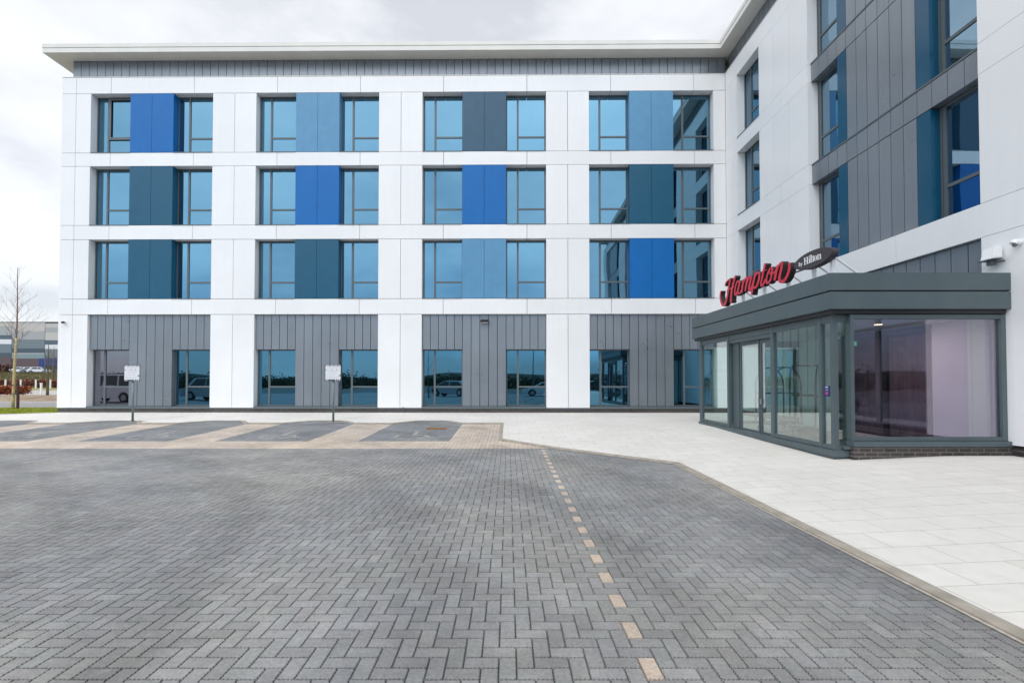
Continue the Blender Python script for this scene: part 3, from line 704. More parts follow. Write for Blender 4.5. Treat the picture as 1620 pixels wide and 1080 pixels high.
pane((PX+.09, 6.205, 8.585, 8.597, .40, 2.66)); pane((6.27, 8.94, 8.52, 8.532, .565, 2.71), 'pglassf'); pane((PX+.09, 9.0, PF-.066, PF-.054, .33, 2.6))
# sliding doors, set back a little
for a, b in ((10.63,11.27),(11.31,12.25)):
    mb = MB(); x0, x1 = PX+.12, PX+.17; s_ = .045
    mb.box(x0,x1,a,a+s_,.22,2.56); mb.box(x0,x1,b-s_,b,.22,2.56); mb.box(x0,x1,a+s_,b-s_,.22,.36); mb.box(x0,x1,a+s_,b-s_,2.48,2.56)
    do = mb.build('door', M['porch'], EP)
    mb = MB(); mb.box(x0+.02, x0+.03, a+s_, b-s_, .36, 2.48); mb.build('door_glass', M['pglass'], do)
    mb = MB(); yy = a+.02 if a > 11 else b-.03; mb.box(x0-.02, x0-.002, yy-.015, yy+.015, 1.02, 1.14); mb.build('door_handle', M['rim'], do)
mb = MB(); mb.box(PX+.10, PX+.16, 12.27, 12.61, .24, 2.56); mb.box(PX+.02, PX+.20, 10.62, 12.61, 2.57, 2.655); mb.build('door_jamb', M['porch'], EP)
mb = MB(); mb.box(PX-.0, PX+.2, 10.6, 12.6, .185, .215); mb.build('threshold', M['porch'], EP)
# interior
mb = MB(); mb.box(PX+.14, 8.98, 8.68, PF-.12, .19, .232); mb.build('floor', M['floor'], EP)
mb = MB(); mb.box(6.9, 8.95, 8.75, 12.4, .234, .245); mb.build('door_mat', M['mat_'], EP)
mb = MB(); mb.box(PX+.1, 8.99, 8.63, PF-.11, 2.775, 2.788); mb.build('ceiling', M['ceil'], EP)
mb = MB(); mb.tube([(7.85,9.9,2.775),(7.85,9.9,2.765)], .07, 16); dl = mb.build('downlight', M['lamp'], EP)
lp = bpy.data.lights.new('downlight_lamp', 'AREA'); lp.shape = 'DISK'; lp.size = .14; lp.energy = 22; lp.color = (1, .9, .75)
lo = bpy.data.objects.new('downlight_lamp', lp); COL.objects.link(lo); lo.location = (7.85, 9.9, 2.755)
# lobby screen on the wing line: drape, frame post, lavender partition, pale wall; the lavender stands for a reflection
mb = MB(); n = 64; ya, yb = 9.86, 12.45
pts = [(9.02+.0+.035*math.sin(i*1.9)+.012*math.sin(i*.7), ya+(yb-ya)*i/n) for i in range(n+1)]
for i in range(n):
    mb.poly([(pts[i][0],pts[i][1],.30),(pts[i+1][0],pts[i+1][1],.30),(pts[i+1][0],pts[i+1][1],2.62),(pts[i][0],pts[i][1],2.62)])
mb.build('drape', M['drape'], EP, smooth=True)
mb = MB(); mb.box(8.93, 9.0, 11.05, 11.17, .24, 2.7); mb.box(8.9, 8.98, 9.86, 12.5, .235, .30); mb.box(8.9, 8.98, 9.86, 12.5, 2.6, 2.72); mb.box(8.9, 8.98, 12.45, 12.6, .24, 2.7); mb.build('lobby_screen_frame', M['black'], EP)
mb = MB(); mb.box(8.94, 8.99, 9.06, 9.86, .24, 2.79); mb.build('reflection_panel', M['lav'], EP)  # lavender colour paints in the white wing pier's reflection on the front glass
mb = MB(); mb.box(8.90, 8.985, 8.72, 9.06, .24, 2.79); mb.build('side_wall', M['pale'], EP)
mb = MB(); mb.box(8.95, 9.0, 12.6, 14.4, .24, 2.79); mb.build('side_wall', M['pale'], EP)
t = thing('exit_sign', 'small green lit exit sign hanging inside the porch behind the front glass', 'exit sign', (7.2, 10.2, 2.4))
mb = MB(); mb.box(6.78,6.94,9.3,9.33,2.28,2.37); mb.build('sign_plate', M['exitg'], t)
mb = MB(); mb.box(6.85,6.87,9.31,9.325,2.37,2.80); mb.build('hanger', M['frame'], t)
mb = MB(); mb.box(6.80,6.825,9.295,9.30,2.30,2.35); mb.box(6.86,6.92,9.295,9.30,2.315,2.33); mb.build('pictogram', M['white2'], t)
t = thing('door_notice', 'small dark blue notice with pink mark stuck on the porch corner glass', 'notice', (5.98, 8.78, 1.4))
mb = MB(); mb.box(PX+.02, PX+.028, 8.70, 8.84, 1.29, 1.49); mb.build('notice_sheet', M['notice'], t)
mb = MB(); mb.box(PX+.016, PX+.0195, 8.74, 8.80, 1.325, 1.375); mb.build('notice_mark', M['pink'], t)
mb = MB(); mb.box(PX+.016, PX+.0195, 8.73, 8.81, 1.465, 1.475); mb.box(PX+.016, PX+.0195, 8.745, 8.79, 1.44, 1.447); mb.box(PX+.016, PX+.0195, 8.735, 8.8, 1.405, 1.412); mb.build('notice_print', M['white2'], t)

# luggage carts inside
def cart(x, y, a, label, first=None):
    t = thing('luggage_cart', label, 'luggage cart', (x, y, .235), 'birdcage luggage carts inside the porch')
    fr = lambda p: (x+p[0]*math.cos(a)-p[1]*math.sin(a), y+p[0]*math.sin(a)+p[1]*math.cos(a), .235+p[2])
    mb = MB(fr); mb.box(-.55,.55,-.30,.30,.17,.22); mb.build('deck', M['mat_'], t, bevel=.01)
    def hoop(y0):
        pts = [(-.5,y0,.22),(-.5,y0,1.2)]
        for k in range(1, 12): th = math.pi*k/12; pts.append((-.5*math.cos(th), y0*(1-.0), 1.2+.5*math.sin(th)))
        return pts+[(.5,y0,1.2),(.5,y0,.22)]
    for y0 in (-.27,.27):
        mb = MB(fr); mb.tube(hoop(y0), .02, 8); mb.build('hoop', M['brass'], t, smooth=True)
    mb = MB(fr); mb.tube([(0,-.27,1.7),(0,.27,1.7)], .02, 8); mb.tube([(-.5,-.27,1.0),(-.5,.27,1.0)], .015, 8); mb.tube([(.5,-.27,1.0),(.5,.27,1.0)], .015, 8); mb.tube([(-.5,.27,1.0),(.5,.27,1.0)], .015, 8); mb.build('rail', M['brass'], t, smooth=True)
    for sx in (-.42,.42):
        for sy in (-.22,.22):
            mb = MB(fr); mb.tube([(sx,sy-.02,.07),(sx,sy+.02,.07)], .07, 14); mb.build('wheel', M['tyre'], t)
cart(7.35, 12.75, R(18), 'brass luggage cart behind the sliding doors, nearer the far glass wall')
cart(7.05, 11.1, R(65), 'brass luggage cart behind the fixed side glass, nearer the big front window')

# ------------------------------------------------------------------ rooftop lettering
STK = {
'h':[([(12.933,4.061),(12.982,3.955),(12.963,3.821),(12.887,3.695),(12.8,3.641),(12.696,3.664),(12.616,3.762),(12.539,3.907),(12.462,4.113),(12.384,4.284)],.055,.10),
 ([(12.69,4.15),(12.66,4.20),(12.60,4.245),(12.499,4.268),(12.367,4.281)],.08,.05),
 ([(12.105,4.293),(12.176,4.209),(12.275,4.044),(12.342,3.871),(12.371,3.72),(12.353,3.64)],.09,.10),([(12.60,3.99),(12.438,4.014),(12.2,4.03)],.05,.05)],
'a':[([(11.915,4.108),(12.006,4.127),(12.101,4.04),(12.144,3.926),(12.145,3.835),(12.074,3.799),(11.995,3.898),(11.916,4.06)],.07,.07),([(11.885,4.117),(11.949,3.949),(11.981,3.835),(11.906,3.798),(11.80,3.872)],.09,.05)],
'm':[([(11.69,4.12),(11.754,3.97),(11.80,3.80)],.09,.09),([(11.754,3.97),(11.664,4.085),(11.569,4.122),(11.521,4.083),(11.581,3.936),(11.626,3.803)],.05,.09),([(11.581,3.936),(11.465,4.071),(11.367,4.122),(11.34,4.087),(11.398,3.956),(11.445,3.853),(11.414,3.794),(11.321,3.848),(11.27,3.90)],.05,.09)],
'p':[([(11.10,4.16),(11.187,4.015),(11.256,3.85),(11.312,3.653)],.07,.09),([(11.197,3.992),(11.112,4.099),(11.028,4.129),(10.956,4.087),(10.969,3.968),(11.054,3.841),(11.149,3.798),(11.223,3.83)],.05,.085)],
't':[([(10.70,4.27),(10.764,4.13),(10.827,3.981),(10.879,3.863),(10.88,3.806),(10.81,3.803),(10.69,3.90)],.09,.07),([(10.86,4.110),(10.66,4.117)],.05,.05)],
'o':[([(10.495,4.109),(10.591,4.025),(10.661,3.904),(10.652,3.826),(10.595,3.802),(10.509,3.837),(10.451,3.941),(10.422,4.039),(10.439,4.107),(10.495,4.109)],.07,.07),([(10.524,4.05),(10.497,3.985),(10.423,3.966),(10.331,3.990),(10.284,4.02)],.04,.05)],
'n':[([(10.20,4.11),(10.277,3.964),(10.343,3.797)],.09,.09),([(10.314,3.89),(10.203,4.061),(10.107,4.127),(10.055,4.109),(10.09,3.984),(10.145,3.854),(10.156,3.772),(10.104,3.728),(10.018,3.715),(9.926,3.751),(9.841,3.842),(9.79,3.949),(9.795,4.057)],.06,.095)]}
SG = thing('rooftop_sign', 'red script letters and dark oval panel on white posts along the porch roof edge', 'sign', (5.95, 11, 3.53))
def catmull(P, n=7):
    P = [Vector((*p, 0)) for p in P]; Q = [P[0]*2-P[1]]+P+[P[-1]*2-P[-2]]; o = []
    for i in range(1, len(Q)-2):
        for k in range(n):
            t = k/n; a, b, c, dd = Q[i-1], Q[i], Q[i+1], Q[i+2]
            o.append(.5*((2*b)+(c-a)*t+(2*a-5*b+4*c-dd)*t*t+(3*b-a-3*c+dd)*t**3))
    o.append(P[-1]); return o
cnt = 0
for ch, strokes in STK.items():
    face = MB(); side = MB()
    for pts, w0, w1 in strokes:
        C = catmull(pts) if len(pts) > 2 else [Vector((*p, 0)) for p in pts]; n = len(C); Lf = []; Rt = []
        for i, p in enumerate(C):
            t = (C[min(i+1, n-1)]-C[max(i-1, 0)]).normalized(); q = Vector((-t.y, t.x, 0)); s_ = i/(n-1)
            # brush shape: heavier on steep strokes, lighter on flat ones, tapered ends
            wd = (w0+(w1-w0)*math.sin(math.pi*s_*.85))*(.62+.38*abs(t.y))*(.75 if (i == 0 or i == n-1) else 1)
            Lf.append(p+q*wd/2); Rt.append(p-q*wd/2)
        xf = 5.90+.0012*(cnt % 9); xb = 6.03+.001*(cnt % 9); cnt += 1
        k = len(face.v)
        for a, b in zip(Lf, Rt): face.v += [(xf, a.x, a.y), (xf, b.x, b.y)]
        for i in range(n-1): face.f.append((k+2*i, k+2*i+1, k+2*i+3, k+2*i+2))
        ring = Lf+Rt[::-1]; k = len(side.v); m_ = len(ring)
        for a in ring: side.v += [(xf+.0004, a.x, a.y), (xb, a.x, a.y)]
        for i in range(m_): j = (i+1) % m_; side.f.append((k+2*i, k+2*j, k+2*j+1, k+2*i+1))
        # back plate as quads
        k = len(side.v)
        for a, b in zip(Lf, Rt): side.v += [(xb, a.x, a.y), (xb, b.x, b.y)]
        for i in range(n-1): side.f.append((k+2*i+2, k+2*i+3, k+2*i+1, k+2*i))
    fo = face.build('letter', M['red'], SG, label='red script letter '+ch)
    side.build('letter_return', M['redside'], fo)
mb = MB(); n = 48; EY, EZ = 9.05, 3.945
ring = [(EY+.565*math.cos(2*math.pi*i/n)*(1), EZ+.165*math.sin(2*math.pi*i/n)) for i in range(n)]
mb.prism(ring, 0, 5.90, 6.04); pe = mb.build('oval_panel', M['ellip'], SG, bevel=.003)
# white serif wording on the oval: glyphs of stems and thin serifs, text runs towards -Y
mb = MB(); GX0, GX1 = 5.893, 5.899; jit = [0]
def R2(s0, s1, z0, z1):
    jit[0] += 1; d_ = .0002*(jit[0] % 7)
    mb.box(GX0-d_, GX1, 9.30-s1, 9.30-s0, 3.882+z0, 3.882+z1)
def stem(s, h, w=.026, b=True, tp=True, z0=0):
    R2(s-w/2, s+w/2, z0, h)
    if b: R2(s-w*1.0, s+w*1.0, z0, z0+.007)
    if tp: R2(s-w*1.0, s+(w*1.0 if tp == 2 else w/2), h-.007, h)
def ringg(sc, zc_, rs, rz, th):
    n = 20; k = len(mb.v)
    for i in range(n):
        a = 2*math.pi*i/n; wdt = th*(.35+.65*abs(math.cos(a)))
        for rr in (0, 1):
            mb.v.append((GX0, 9.30-(sc+(rs-wdt*rr)*math.cos(a)), 3.882+zc_+(rz-wdt*.5*rr)*math.sin(a)))
    for i in range(n): j = (i+1) % n; mb.f.append((k+2*i, k+2*i+1, k+2*j+1, k+2*j))
stem(.045, .14, .028, True, 2); stem(.125, .14, .028, True, 2); R2(.059, .111, .066, .076)      # H
stem(.190, .10, .026); R2(.178, .202, .118, .142)                                                # i
stem(.240, .150, .026)                                                                           # l
stem(.300, .118, .026, True, False); R2(.272, .333, .090, .099)                                  # t
ringg(.372, .049, .042, .052, .030)                                                              # o
stem(.440, .10, .026); R2(.452, .490, .086, .097); stem(.505, .094, .026, True, False)           # n
def small(s, z0, z1, w=.012): R2(s-w/2, s+w/2, z0, z1)
small(-.135, .012, .095, .015); ringg(-.108, .038, .022, .028, .013)                             # b
mb.tube([(GX0,9.30+.078,3.882+.064),(GX0,9.30+.058,3.882+.014)], .006, 5); mb.tube([(GX0,9.30+.036,3.882+.064),(GX0,9.30+.072,3.882-.016)], .005, 5)  # y
mb.build('lettering', M['white2'], pe)
for y in (12.05, 11.05, 10.1, 9.25, 8.72):
    mb = MB(); mb.box(6.045, 6.105, y-.03, y+.03, 3.515, 3.86); mb.build('post', M['white2'], SG)
    mb = MB(); mb.tube([(6.10, y-.05, 3.87),(6.62, y-.05, 3.50)], .022, 8); mb.build('brace', M['white2'], SG)
mb = MB(); mb.box(6.03, 6.05, 8.62, 12.7, 3.84, 3.87); mb.build('rail', M['frame'], SG)

# ------------------------------------------------------------------ parking notices, gully, markings
def notice(x, y, label, first=None):
    z0 = zp(x, y)-.02
    if first:
        c = copy_tree(first); c.location = (x, y, z0); c['label'] = label; return c
    t = thing('parking_notice', label, 'sign', (0,0,0), 'parking notices on posts at the bay heads')
    mb = MB(); mb.tube([(0,0,0),(0,0,1.62)], .035, 14); mb.build('post', M['pole'], t, smooth=True)
    mb = MB(); mb.box(-.275,.275,-.062,-.045,1.39,1.95); pp = mb.build('sign_plate', M['signd'], t, bevel=.004)
    mb = MB(); mb.box(-.255,.262,-.0655,-.0625,1.445,1.895); mb.build('notice_face', M['signw'], pp)
    mb = MB()
    for a, b in ((-.25,-.12),(-.09,.01),(.03,.15),(.17,.255)): mb.box(a,b,-.066,-.0625,1.908,1.932)
    mb.box(-.25,-.15,-.066,-.0625,1.408,1.425); mb.box(.07,.11,-.066,-.0625,1.402,1.432); mb.box(.14,.19,-.066,-.0625,1.41,1.424); mb.box(.21,.245,-.066,-.0625,1.402,1.43)
    mb.build('header_print', M['signw'], pp)
    for z, a, b in ((1.868,-.17,.20),(1.842,-.21,.19),(1.822,-.20,.22),(1.775,-.19,-.06),(1.775,.0,.07),(1.775,.16,.22),(1.73,-.21,.21),(1.71,-.17,.18),(1.69,-.13,.12),(1.63,-.22,.14),(1.605,-.2,.12),(1.54,-.22,.20),(1.515,-.2,.21),(1.49,-.22,.17)):
        mb = MB(); mb.box(a, b, -.0672, -.066, z-.0035, z+.0035); mb.build('print_line', M['signt'], pp)
    mb = MB(); mb.box(.20,.262,-.0675,-.066,1.555,1.575); mb.box(.20,.262,-.0675,-.066,1.59,1.605); mb.box(-.25,-.215,-.0675,-.066,1.765,1.79); mb.box(-.045,-.015,-.0675,-.066,1.765,1.79); mb.box(.115,.14,-.0675,-.066,1.765,1.79); mb.build('dark_marks', M['signd'], pp)
    mb = MB(); mb.box(-.12,.12,-.046,-.025,1.5,1.54); mb.box(-.12,.12,-.046,-.025,1.78,1.82); mb.tube([(0,-.04,1.45),(0,-.03,1.38)], [.07,.03], 10); mb.build('bracket', M['frame'], pp)
    t.location = (x, y, z0); return t
for x, y in ((-12.96,16.15),(-5.98,16.0)):
    b = MB(); pts = [(x+.1+(.42+.1*math.sin(3*a))*math.cos(a), y+(.16+.03*math.sin(2*a))*math.sin(a)) for a in np.linspace(0, 2*math.pi, 18, endpoint=False)]
    b.poly([(p[0], p[1], max(zp(*p) if p[1] > 16.3 else 0, zpark(p[1]))+.012) for p in pts]); b.build('mortar_patch', M['conc'], kind='structure')
n1 = notice(-12.96, 16.17, 'white parking notice on grey post in front of first bay, left of the two')
notice(-5.98, 16.02, 'white parking notice on grey post between second and third bay, right of the two', n1)
mb = MB(); x0, y0 = -2.50, 14.2
z_ = zpark(14.35)
mb.box(x0,x0+.60,y0,y0+.03,z_-.02,z_+.012); mb.box(x0,x0+.60,y0+.36,y0+.39,z_-.02,z_+.016); mb.box(x0,x0+.03,y0+.03,y0+.36,z_-.02,z_+.014); mb.box(x0+.57,x0+.60,y0+.03,y0+.36,z_-.02,z_+.014)
for i in range(8): mb.box(x0+.055+i*.066, x0+.095+i*.066, y0+.03, y0+.36, z_-.02, z_+.012)
mb.box(x0+.03,x0+.57,y0+.18,y0+.21,z_-.018,z_+.015)
tag(mb.build('gully_grate', M['rust']), 'rusty orange iron gully grate in the right hand parking bay', 'drain grate')
def wheelchair(xc, yc, name, s=1.0):
    mb = MB(); m_ = MB()
    def seg(p, q, w=.11):
        a = Vector((p[0]*s, p[1]*s, 0)); b = Vector((q[0]*s, q[1]*s, 0)); t = (b-a).normalized(); n_ = Vector((-t.y, t.x, 0))*w/2
        P = [a+n_, b+n_, b-n_, a-n_]; mb.poly([(xc+p_.x, yc+p_.y, zpark(yc+p_.y)+.003) for p_ in P])
    k = 14
    ang = [R(150)+R(215)*i/k for i in range(k+1)]
    for i in range(k):
        if i in (4, 9): continue
        a0, a1 = ang[i], ang[i]+(ang[i+1]-ang[i])*.86
        mb.poly([(xc+s*(rr*math.cos(a)-.1), yc+s*(rr*math.sin(a)*1.15-.22), zpark(yc+s*(rr*math.sin(a)*1.15-.22))+.003) for rr, a in ((.38,a0),(.38,a1),(.50,a1),(.50,a0))])
    seg((-.10,.62),(-.06,.0),.12); seg((-.04,.34),(.26,.34),.09); seg((-.06,.02),(.30,.02),.11); seg((.30,.0),(.44,-.42),.11); seg((.44,-.45),(.62,-.40),.1)
    mb.poly([(xc+s*(-.1+.1*math.cos(a)), yc+s*(.78+.1*math.sin(a)), zpark(yc+s*(.78+.1*math.sin(a)))+.003) for a in np.linspace(0, 2*math.pi, 12, endpoint=False)])
    mb.build(name, MK, kind='structure')
MK = mat('worn_white_marking', (.33,.32,.30), .85, noise=.18, nscale=14)
for a, b in BAYS[:4]: wheelchair((a+b)/2+.12, 13.05, 'bay_marking', .95)

# ------------------------------------------------------------------ trees on the left
def bare_tree(base, h, r0, nb, seed, name, label, cat='tree', mt='bark', mw='twig', spread=1.0, start=.42, group=None, lean=(0,0)):
    r = random.Random(seed); bx, by, bz = base
    t = thing(name, label, cat, base, group)
    P = []; n = 14
    for i in range(n+1):
        f = i/n; P.append((bx+lean[0]*f*h+.05*math.sin(f*7+seed)*f, by+lean[1]*f*h, bz+h*f))
    cut = int(n*.56)
    mb = MB(); mb.tube(P[:cut+1], [r0*(1-.8*i/n) for i in range(cut+1)], 8); mb.build('trunk', M[mt], t, smooth=True)
    mb = MB(); mb.tube(P[cut:], [r0*(1-.8*i/n)*.9 for i in range(cut, n+1)], 7)
    def branch(p, d, L_, rad, lvl):
        m_ = 5; pts = [Vector(p)]; dd = Vector(d)
        for i in range(m_):
            dd = (dd+Vector((r.uniform(-.16,.16), r.uniform(-.16,.16), r.uniform(-.02,.16)))).normalized(); pts.append(pts[-1]+dd*L_/m_)
        mb.tube([tuple(q) for q in pts], [rad*(1-.75*i/m_) for i in range(m_+1)], 4 if lvl else 5, False)
        if lvl < 2:
            for _ in range(r.randint(4, 6) if lvl == 0 else r.randint(2, 3)):
                i = r.randint(1, m_); a = r.uniform(0, 6.28); nd = (dd+Vector((math.cos(a)*.65, math.sin(a)*.65, r.uniform(-.1,.4)))).normalized()
                branch(pts[i], nd, L_*r.uniform(.3,.5), rad*.5, lvl+1)
    for i in range(nb):
        f = start+(.97-start)*i/nb; a = i*2.4+r.uniform(-.4,.4); p = P[0]
        j = f*n; k = int(j); q = Vector(P[k]).lerp(Vector(P[min(k+1, n)]), j-k)
        L_ = h*.30*(1-f*.72)*r.uniform(.8,1.2)*spread
        branch(q, (math.cos(a)*.75, math.sin(a)*.75, .75), L_, r0*.20*(1.15-f), 0)
    mb.build('crown', M[mw], t)
    return t
bare_tree((-23.16, 21.9, .25), 6.6, .062, 30, 4, 'birch_tree', 'tall bare birch with pale yellow trunk tied to a dark stake', lean=(.022, 0), mt='bark', mw='twig', spread=.85)
t = thing('tree_stake', 'dark brown wooden stake standing beside the pale birch trunk', 'stake', (-22.62, 21.6, .25))
mb = MB(); mb.tube([(-22.62,21.6,.2),(-22.62,21.6,1.42)], [.055,.05], 10); mb.build('post', M['stake'], t)
mb = MB()
for z in (.92, 1.34): mb.tube([(-22.62,21.53,z),(-23.0,21.76,z+.02),(-23.2,21.8,z+.02),(-23.25,21.98,z+.02),(-23.0,22.0,z+.01),(-22.56,21.66,z)], .018, 6)
mb.build('tie', M['black'], t)
bare_tree((-37.6, 38.2, .3), 4.2, .10, 12, 9, 'young_tree', 'thin bare young tree with dark trunk rising from the soil beside white post', mt='green', mw='green')
for i, (x, y, h, lb) in enumerate([(-72, 74, 6.5, 'slim bare tree with greenish trunk between the two left white posts'), (-56.5, 74, 7, 'slim bare tree with greenish trunk right of the birch'), (-66, 100, 7, 'bare reddish tree in front of the far warehouse, near the birch'), (-57.5, 84, 6.5, 'bare reddish tree beside the blue lorry box')]):
    bare_tree((x, y, .3 if y < 95 else 2.5), h, .12, 14, 20+i, 'bare_tree', lb, mt='green' if i < 2 else 'twig2', mw='twig2', start=.25, group='bare trees in front of the warehouse')
def hedge(name, label, x0, x1, y0, y1, z0, z1, m, n, seed, leaf=.09, core=None, gap=0):
    r = random.Random(seed); t = thing(name, label, 'hedge', ((x0+x1)/2, (y0+y1)/2, z0))
    c = MB(); kx = max(2, int((x1-x0)/1.2)); b = MB()
    for i in range(kx):
        a, bb = x0+(x1-x0)*i/kx, x0+(x1-x0)*(i+1)/kx
        for _ in range(3):
            xx = r.uniform(a, bb); yy = r.uniform(y0+.2, y1-.2); c.tube([(xx,yy,z0-.05),(xx+r.uniform(-.1,.1),yy,z0+(z1-z0)*.5),(xx+r.uniform(-.2,.2),yy,z1-.1)], [.035,.02,.008], 5)
    c.build('stems', M['twig'], t)
    for _ in range(n):
        x = r.uniform(x0, x1); h_ = z1-(z1-z0)*.12*(.5+.5*math.sin(x*1.7))-.05*math.sin(x*5)
        z = z0+gap+(h_-z0-gap)*r.random()**.75; y = r.uniform(y0, y1); a = r.uniform(0, 6.28); e_ = r.uniform(-.9,.9); s_ = leaf*r.uniform(.6,1.4)
        u = Vector((math.cos(a), math.sin(a), e_))*s_; v = Vector((-math.sin(a)*.7, math.cos(a)*.7, r.uniform(-.8,.8)))*s_*.7; p = Vector((x, y, z))
        b.poly([tuple(p-u), tuple(p+v), tuple(p+u), tuple(p-v)])
    b.build('foliage', m, t); return t
RUS = mat('russet_beech_leaf', (.30,.085,.035), .85, noise=.45, nscale=1.2); RUS2 = mat('dull_russet_leaf', (.19,.075,.05), .9, noise=.35, nscale=.7)
hedge('beech_hedge', 'low russet beech hedge on bare soil just behind the birch', -52, -40.4, 38.6, 39.8, .24, 1.04, RUS, 16000, 1, .07, gap=.12)
hedge('beech_hedge', 'long dull russet hedge behind the white posts, left of the gap', -92, -66.2, 71.5, 73, .3, 1.62, RUS2, 9000, 2, .13)
hedge('beech_hedge', 'short dull russet hedge behind the white posts, next to hotel corner', -64.2, -55, 71.5, 73, .3, 1.52, RUS2, 4000, 3, .13)
hedge('shrub_belt', 'dark red brown shrubs on top of the grassy bank at left picture edge', -130, -112, 104, 106, 3.1, 5.0, mat('shrub_dark', (.14,.07,.055), .9, noise=.4, nscale=.5), 3000, 4, .25)
b = MB(); r = random.Random(8)
for _ in range(9000):
    x = r.uniform(-120,-45); f = r.random(); y = 88+16*f; z = .3+2.8*f; b.poly([(x-.12,y,z),(x+.12,y,z),(x+r.uniform(-.1,.1),y,z+r.uniform(.15,.4))])
tag(b.build('rough_grass', mat('rough_grass', (.10,.085,.03), .95, noise=.4, nscale=.4)), 'rough olive brown grass covering the bank below the far car park', 'grass', kind='stuff')
for x, y, lb in ((-76.6,70.5,'leftmost white marker post in front of the far hedge'),(-74.0+.6,70.5,'white marker post just right of the birch trunk'),(-71.1,70.5,'white marker post at the hedge gap, third from left'),(-69.0,70.5,'white marker post nearest the hotel corner')):
    pass
WPT = [(9,'leftmost white marker post in front of the far hedge'),(33,'second white marker post from left, just right of the birch trunk'),(57,'third white marker post from left, at the gap in the far hedge'),(80,'fourth white marker post from left, nearest the hotel corner')]
for px_, lb in WPT:
    x = (px_-804)/740*70; mb = MB(); mb.box(x-.07,x+.07,69.93,70.07,.25,1.56); mb.box(x-.085,x+.085,69.915,70.085,1.56,1.60)
    tag(mb.build('marker_post', M['white2']), lb, 'post', 'white marker posts by the hedges')
x = (65.5-804)/740*37; mb = MB(); mb.box(x-.055,x+.055,36.95,37.05,.3,1.30); mb.box(x-.09,x+.055,36.94,37.06,1.30,1.34)
tag(mb.build('marker_post', M['white2']), 'largest white marker post at the end of the near russet hedge', 'post', 'white marker posts by the hedges')
# slatted line of dark fence columns
t = thing('perimeter_fence', 'thin dark metal fence along the far car park edge', 'fence', (-80, 107, 3.1))
for i in range(9):
    x = -106+i*5.2; mb = MB(); mb.box(x-.08,x+.08,106.9,107.1,3.0,7.2); mb.build('fence_post', M['frame'], t)
mb = MB()
for z in (3.6, 5.2, 6.9): mb.box(-106,-64.4,106.98,107.02,z-.03,z+.03)
for i in range(200): xx = -106+41.6*i/200; mb.box(xx-.012,xx+.012,106.99,107.01,3.2,6.9)
mb.build('mesh_panel', M['frame'], t)

# ------------------------------------------------------------------ warehouse
WH = thing('warehouse', 'huge grey warehouse clad in horizontal bands of cream, grey and slate', 'warehouse', (-150, 165, 3))
WY = 150; sc = 740/WY
cc = dict(c=(.47,.45,.42), g=(.34,.35,.35), d=(.075,.115,.15), w=(.66,.67,.68), s=(.15,.19,.205), k=(.06,.085,.11), t=(.19,.255,.27), b=(.10,.07,.075))
WM = {k: mat('warehouse_'+n_, v, .6, noise=.04) for (k, v), n_ in zip(cc.items(), ('cream','grey','slate','white','mid_slate','dark_slate','teal_grey','base'))}
def wz(y): return 1.61+(600-y)/sc
def wx(x): return (x-804)/sc
segs = [(-130,-75,'cgswkb',[509,520,536,550,558,566,590]), (-75,-35,'cgdtwb',[509,522,535,545,556,566,590]),
 (-35,17.3,'cgdwskb',[508.5,516,530,536.5,544,558,564,590]), (17.7,69.8,'cgskgtb',[509,524,537,551,558,560,567,590]), (70.2,150,'cgcdwsb',[511,518,525.5,538,545,552,566,590])]
for a, b, ks_, ys in segs:
    for k, y0, y1 in zip(ks_, ys[:-1], ys[1:]):
        mb = MB(); mb.box(wx(a)+.03, wx(b)-.03, WY, WY+.3, wz(y1)+.01, wz(y0)-.01); mb.build('wall_band', WM[k], WH)
mb = MB(); mb.box(wx(-130), wx(150), WY+.31, WY+70, 2, wz(511)-.1); mb.build('wall_core', M['darkgap'], WH)
mb = MB(); mb.box(wx(-130)-.2, wx(150)+.2, WY-.15, WY+70, wz(509.3), wz(508.6)); mb.build('roof_edge', WM['g'], WH)

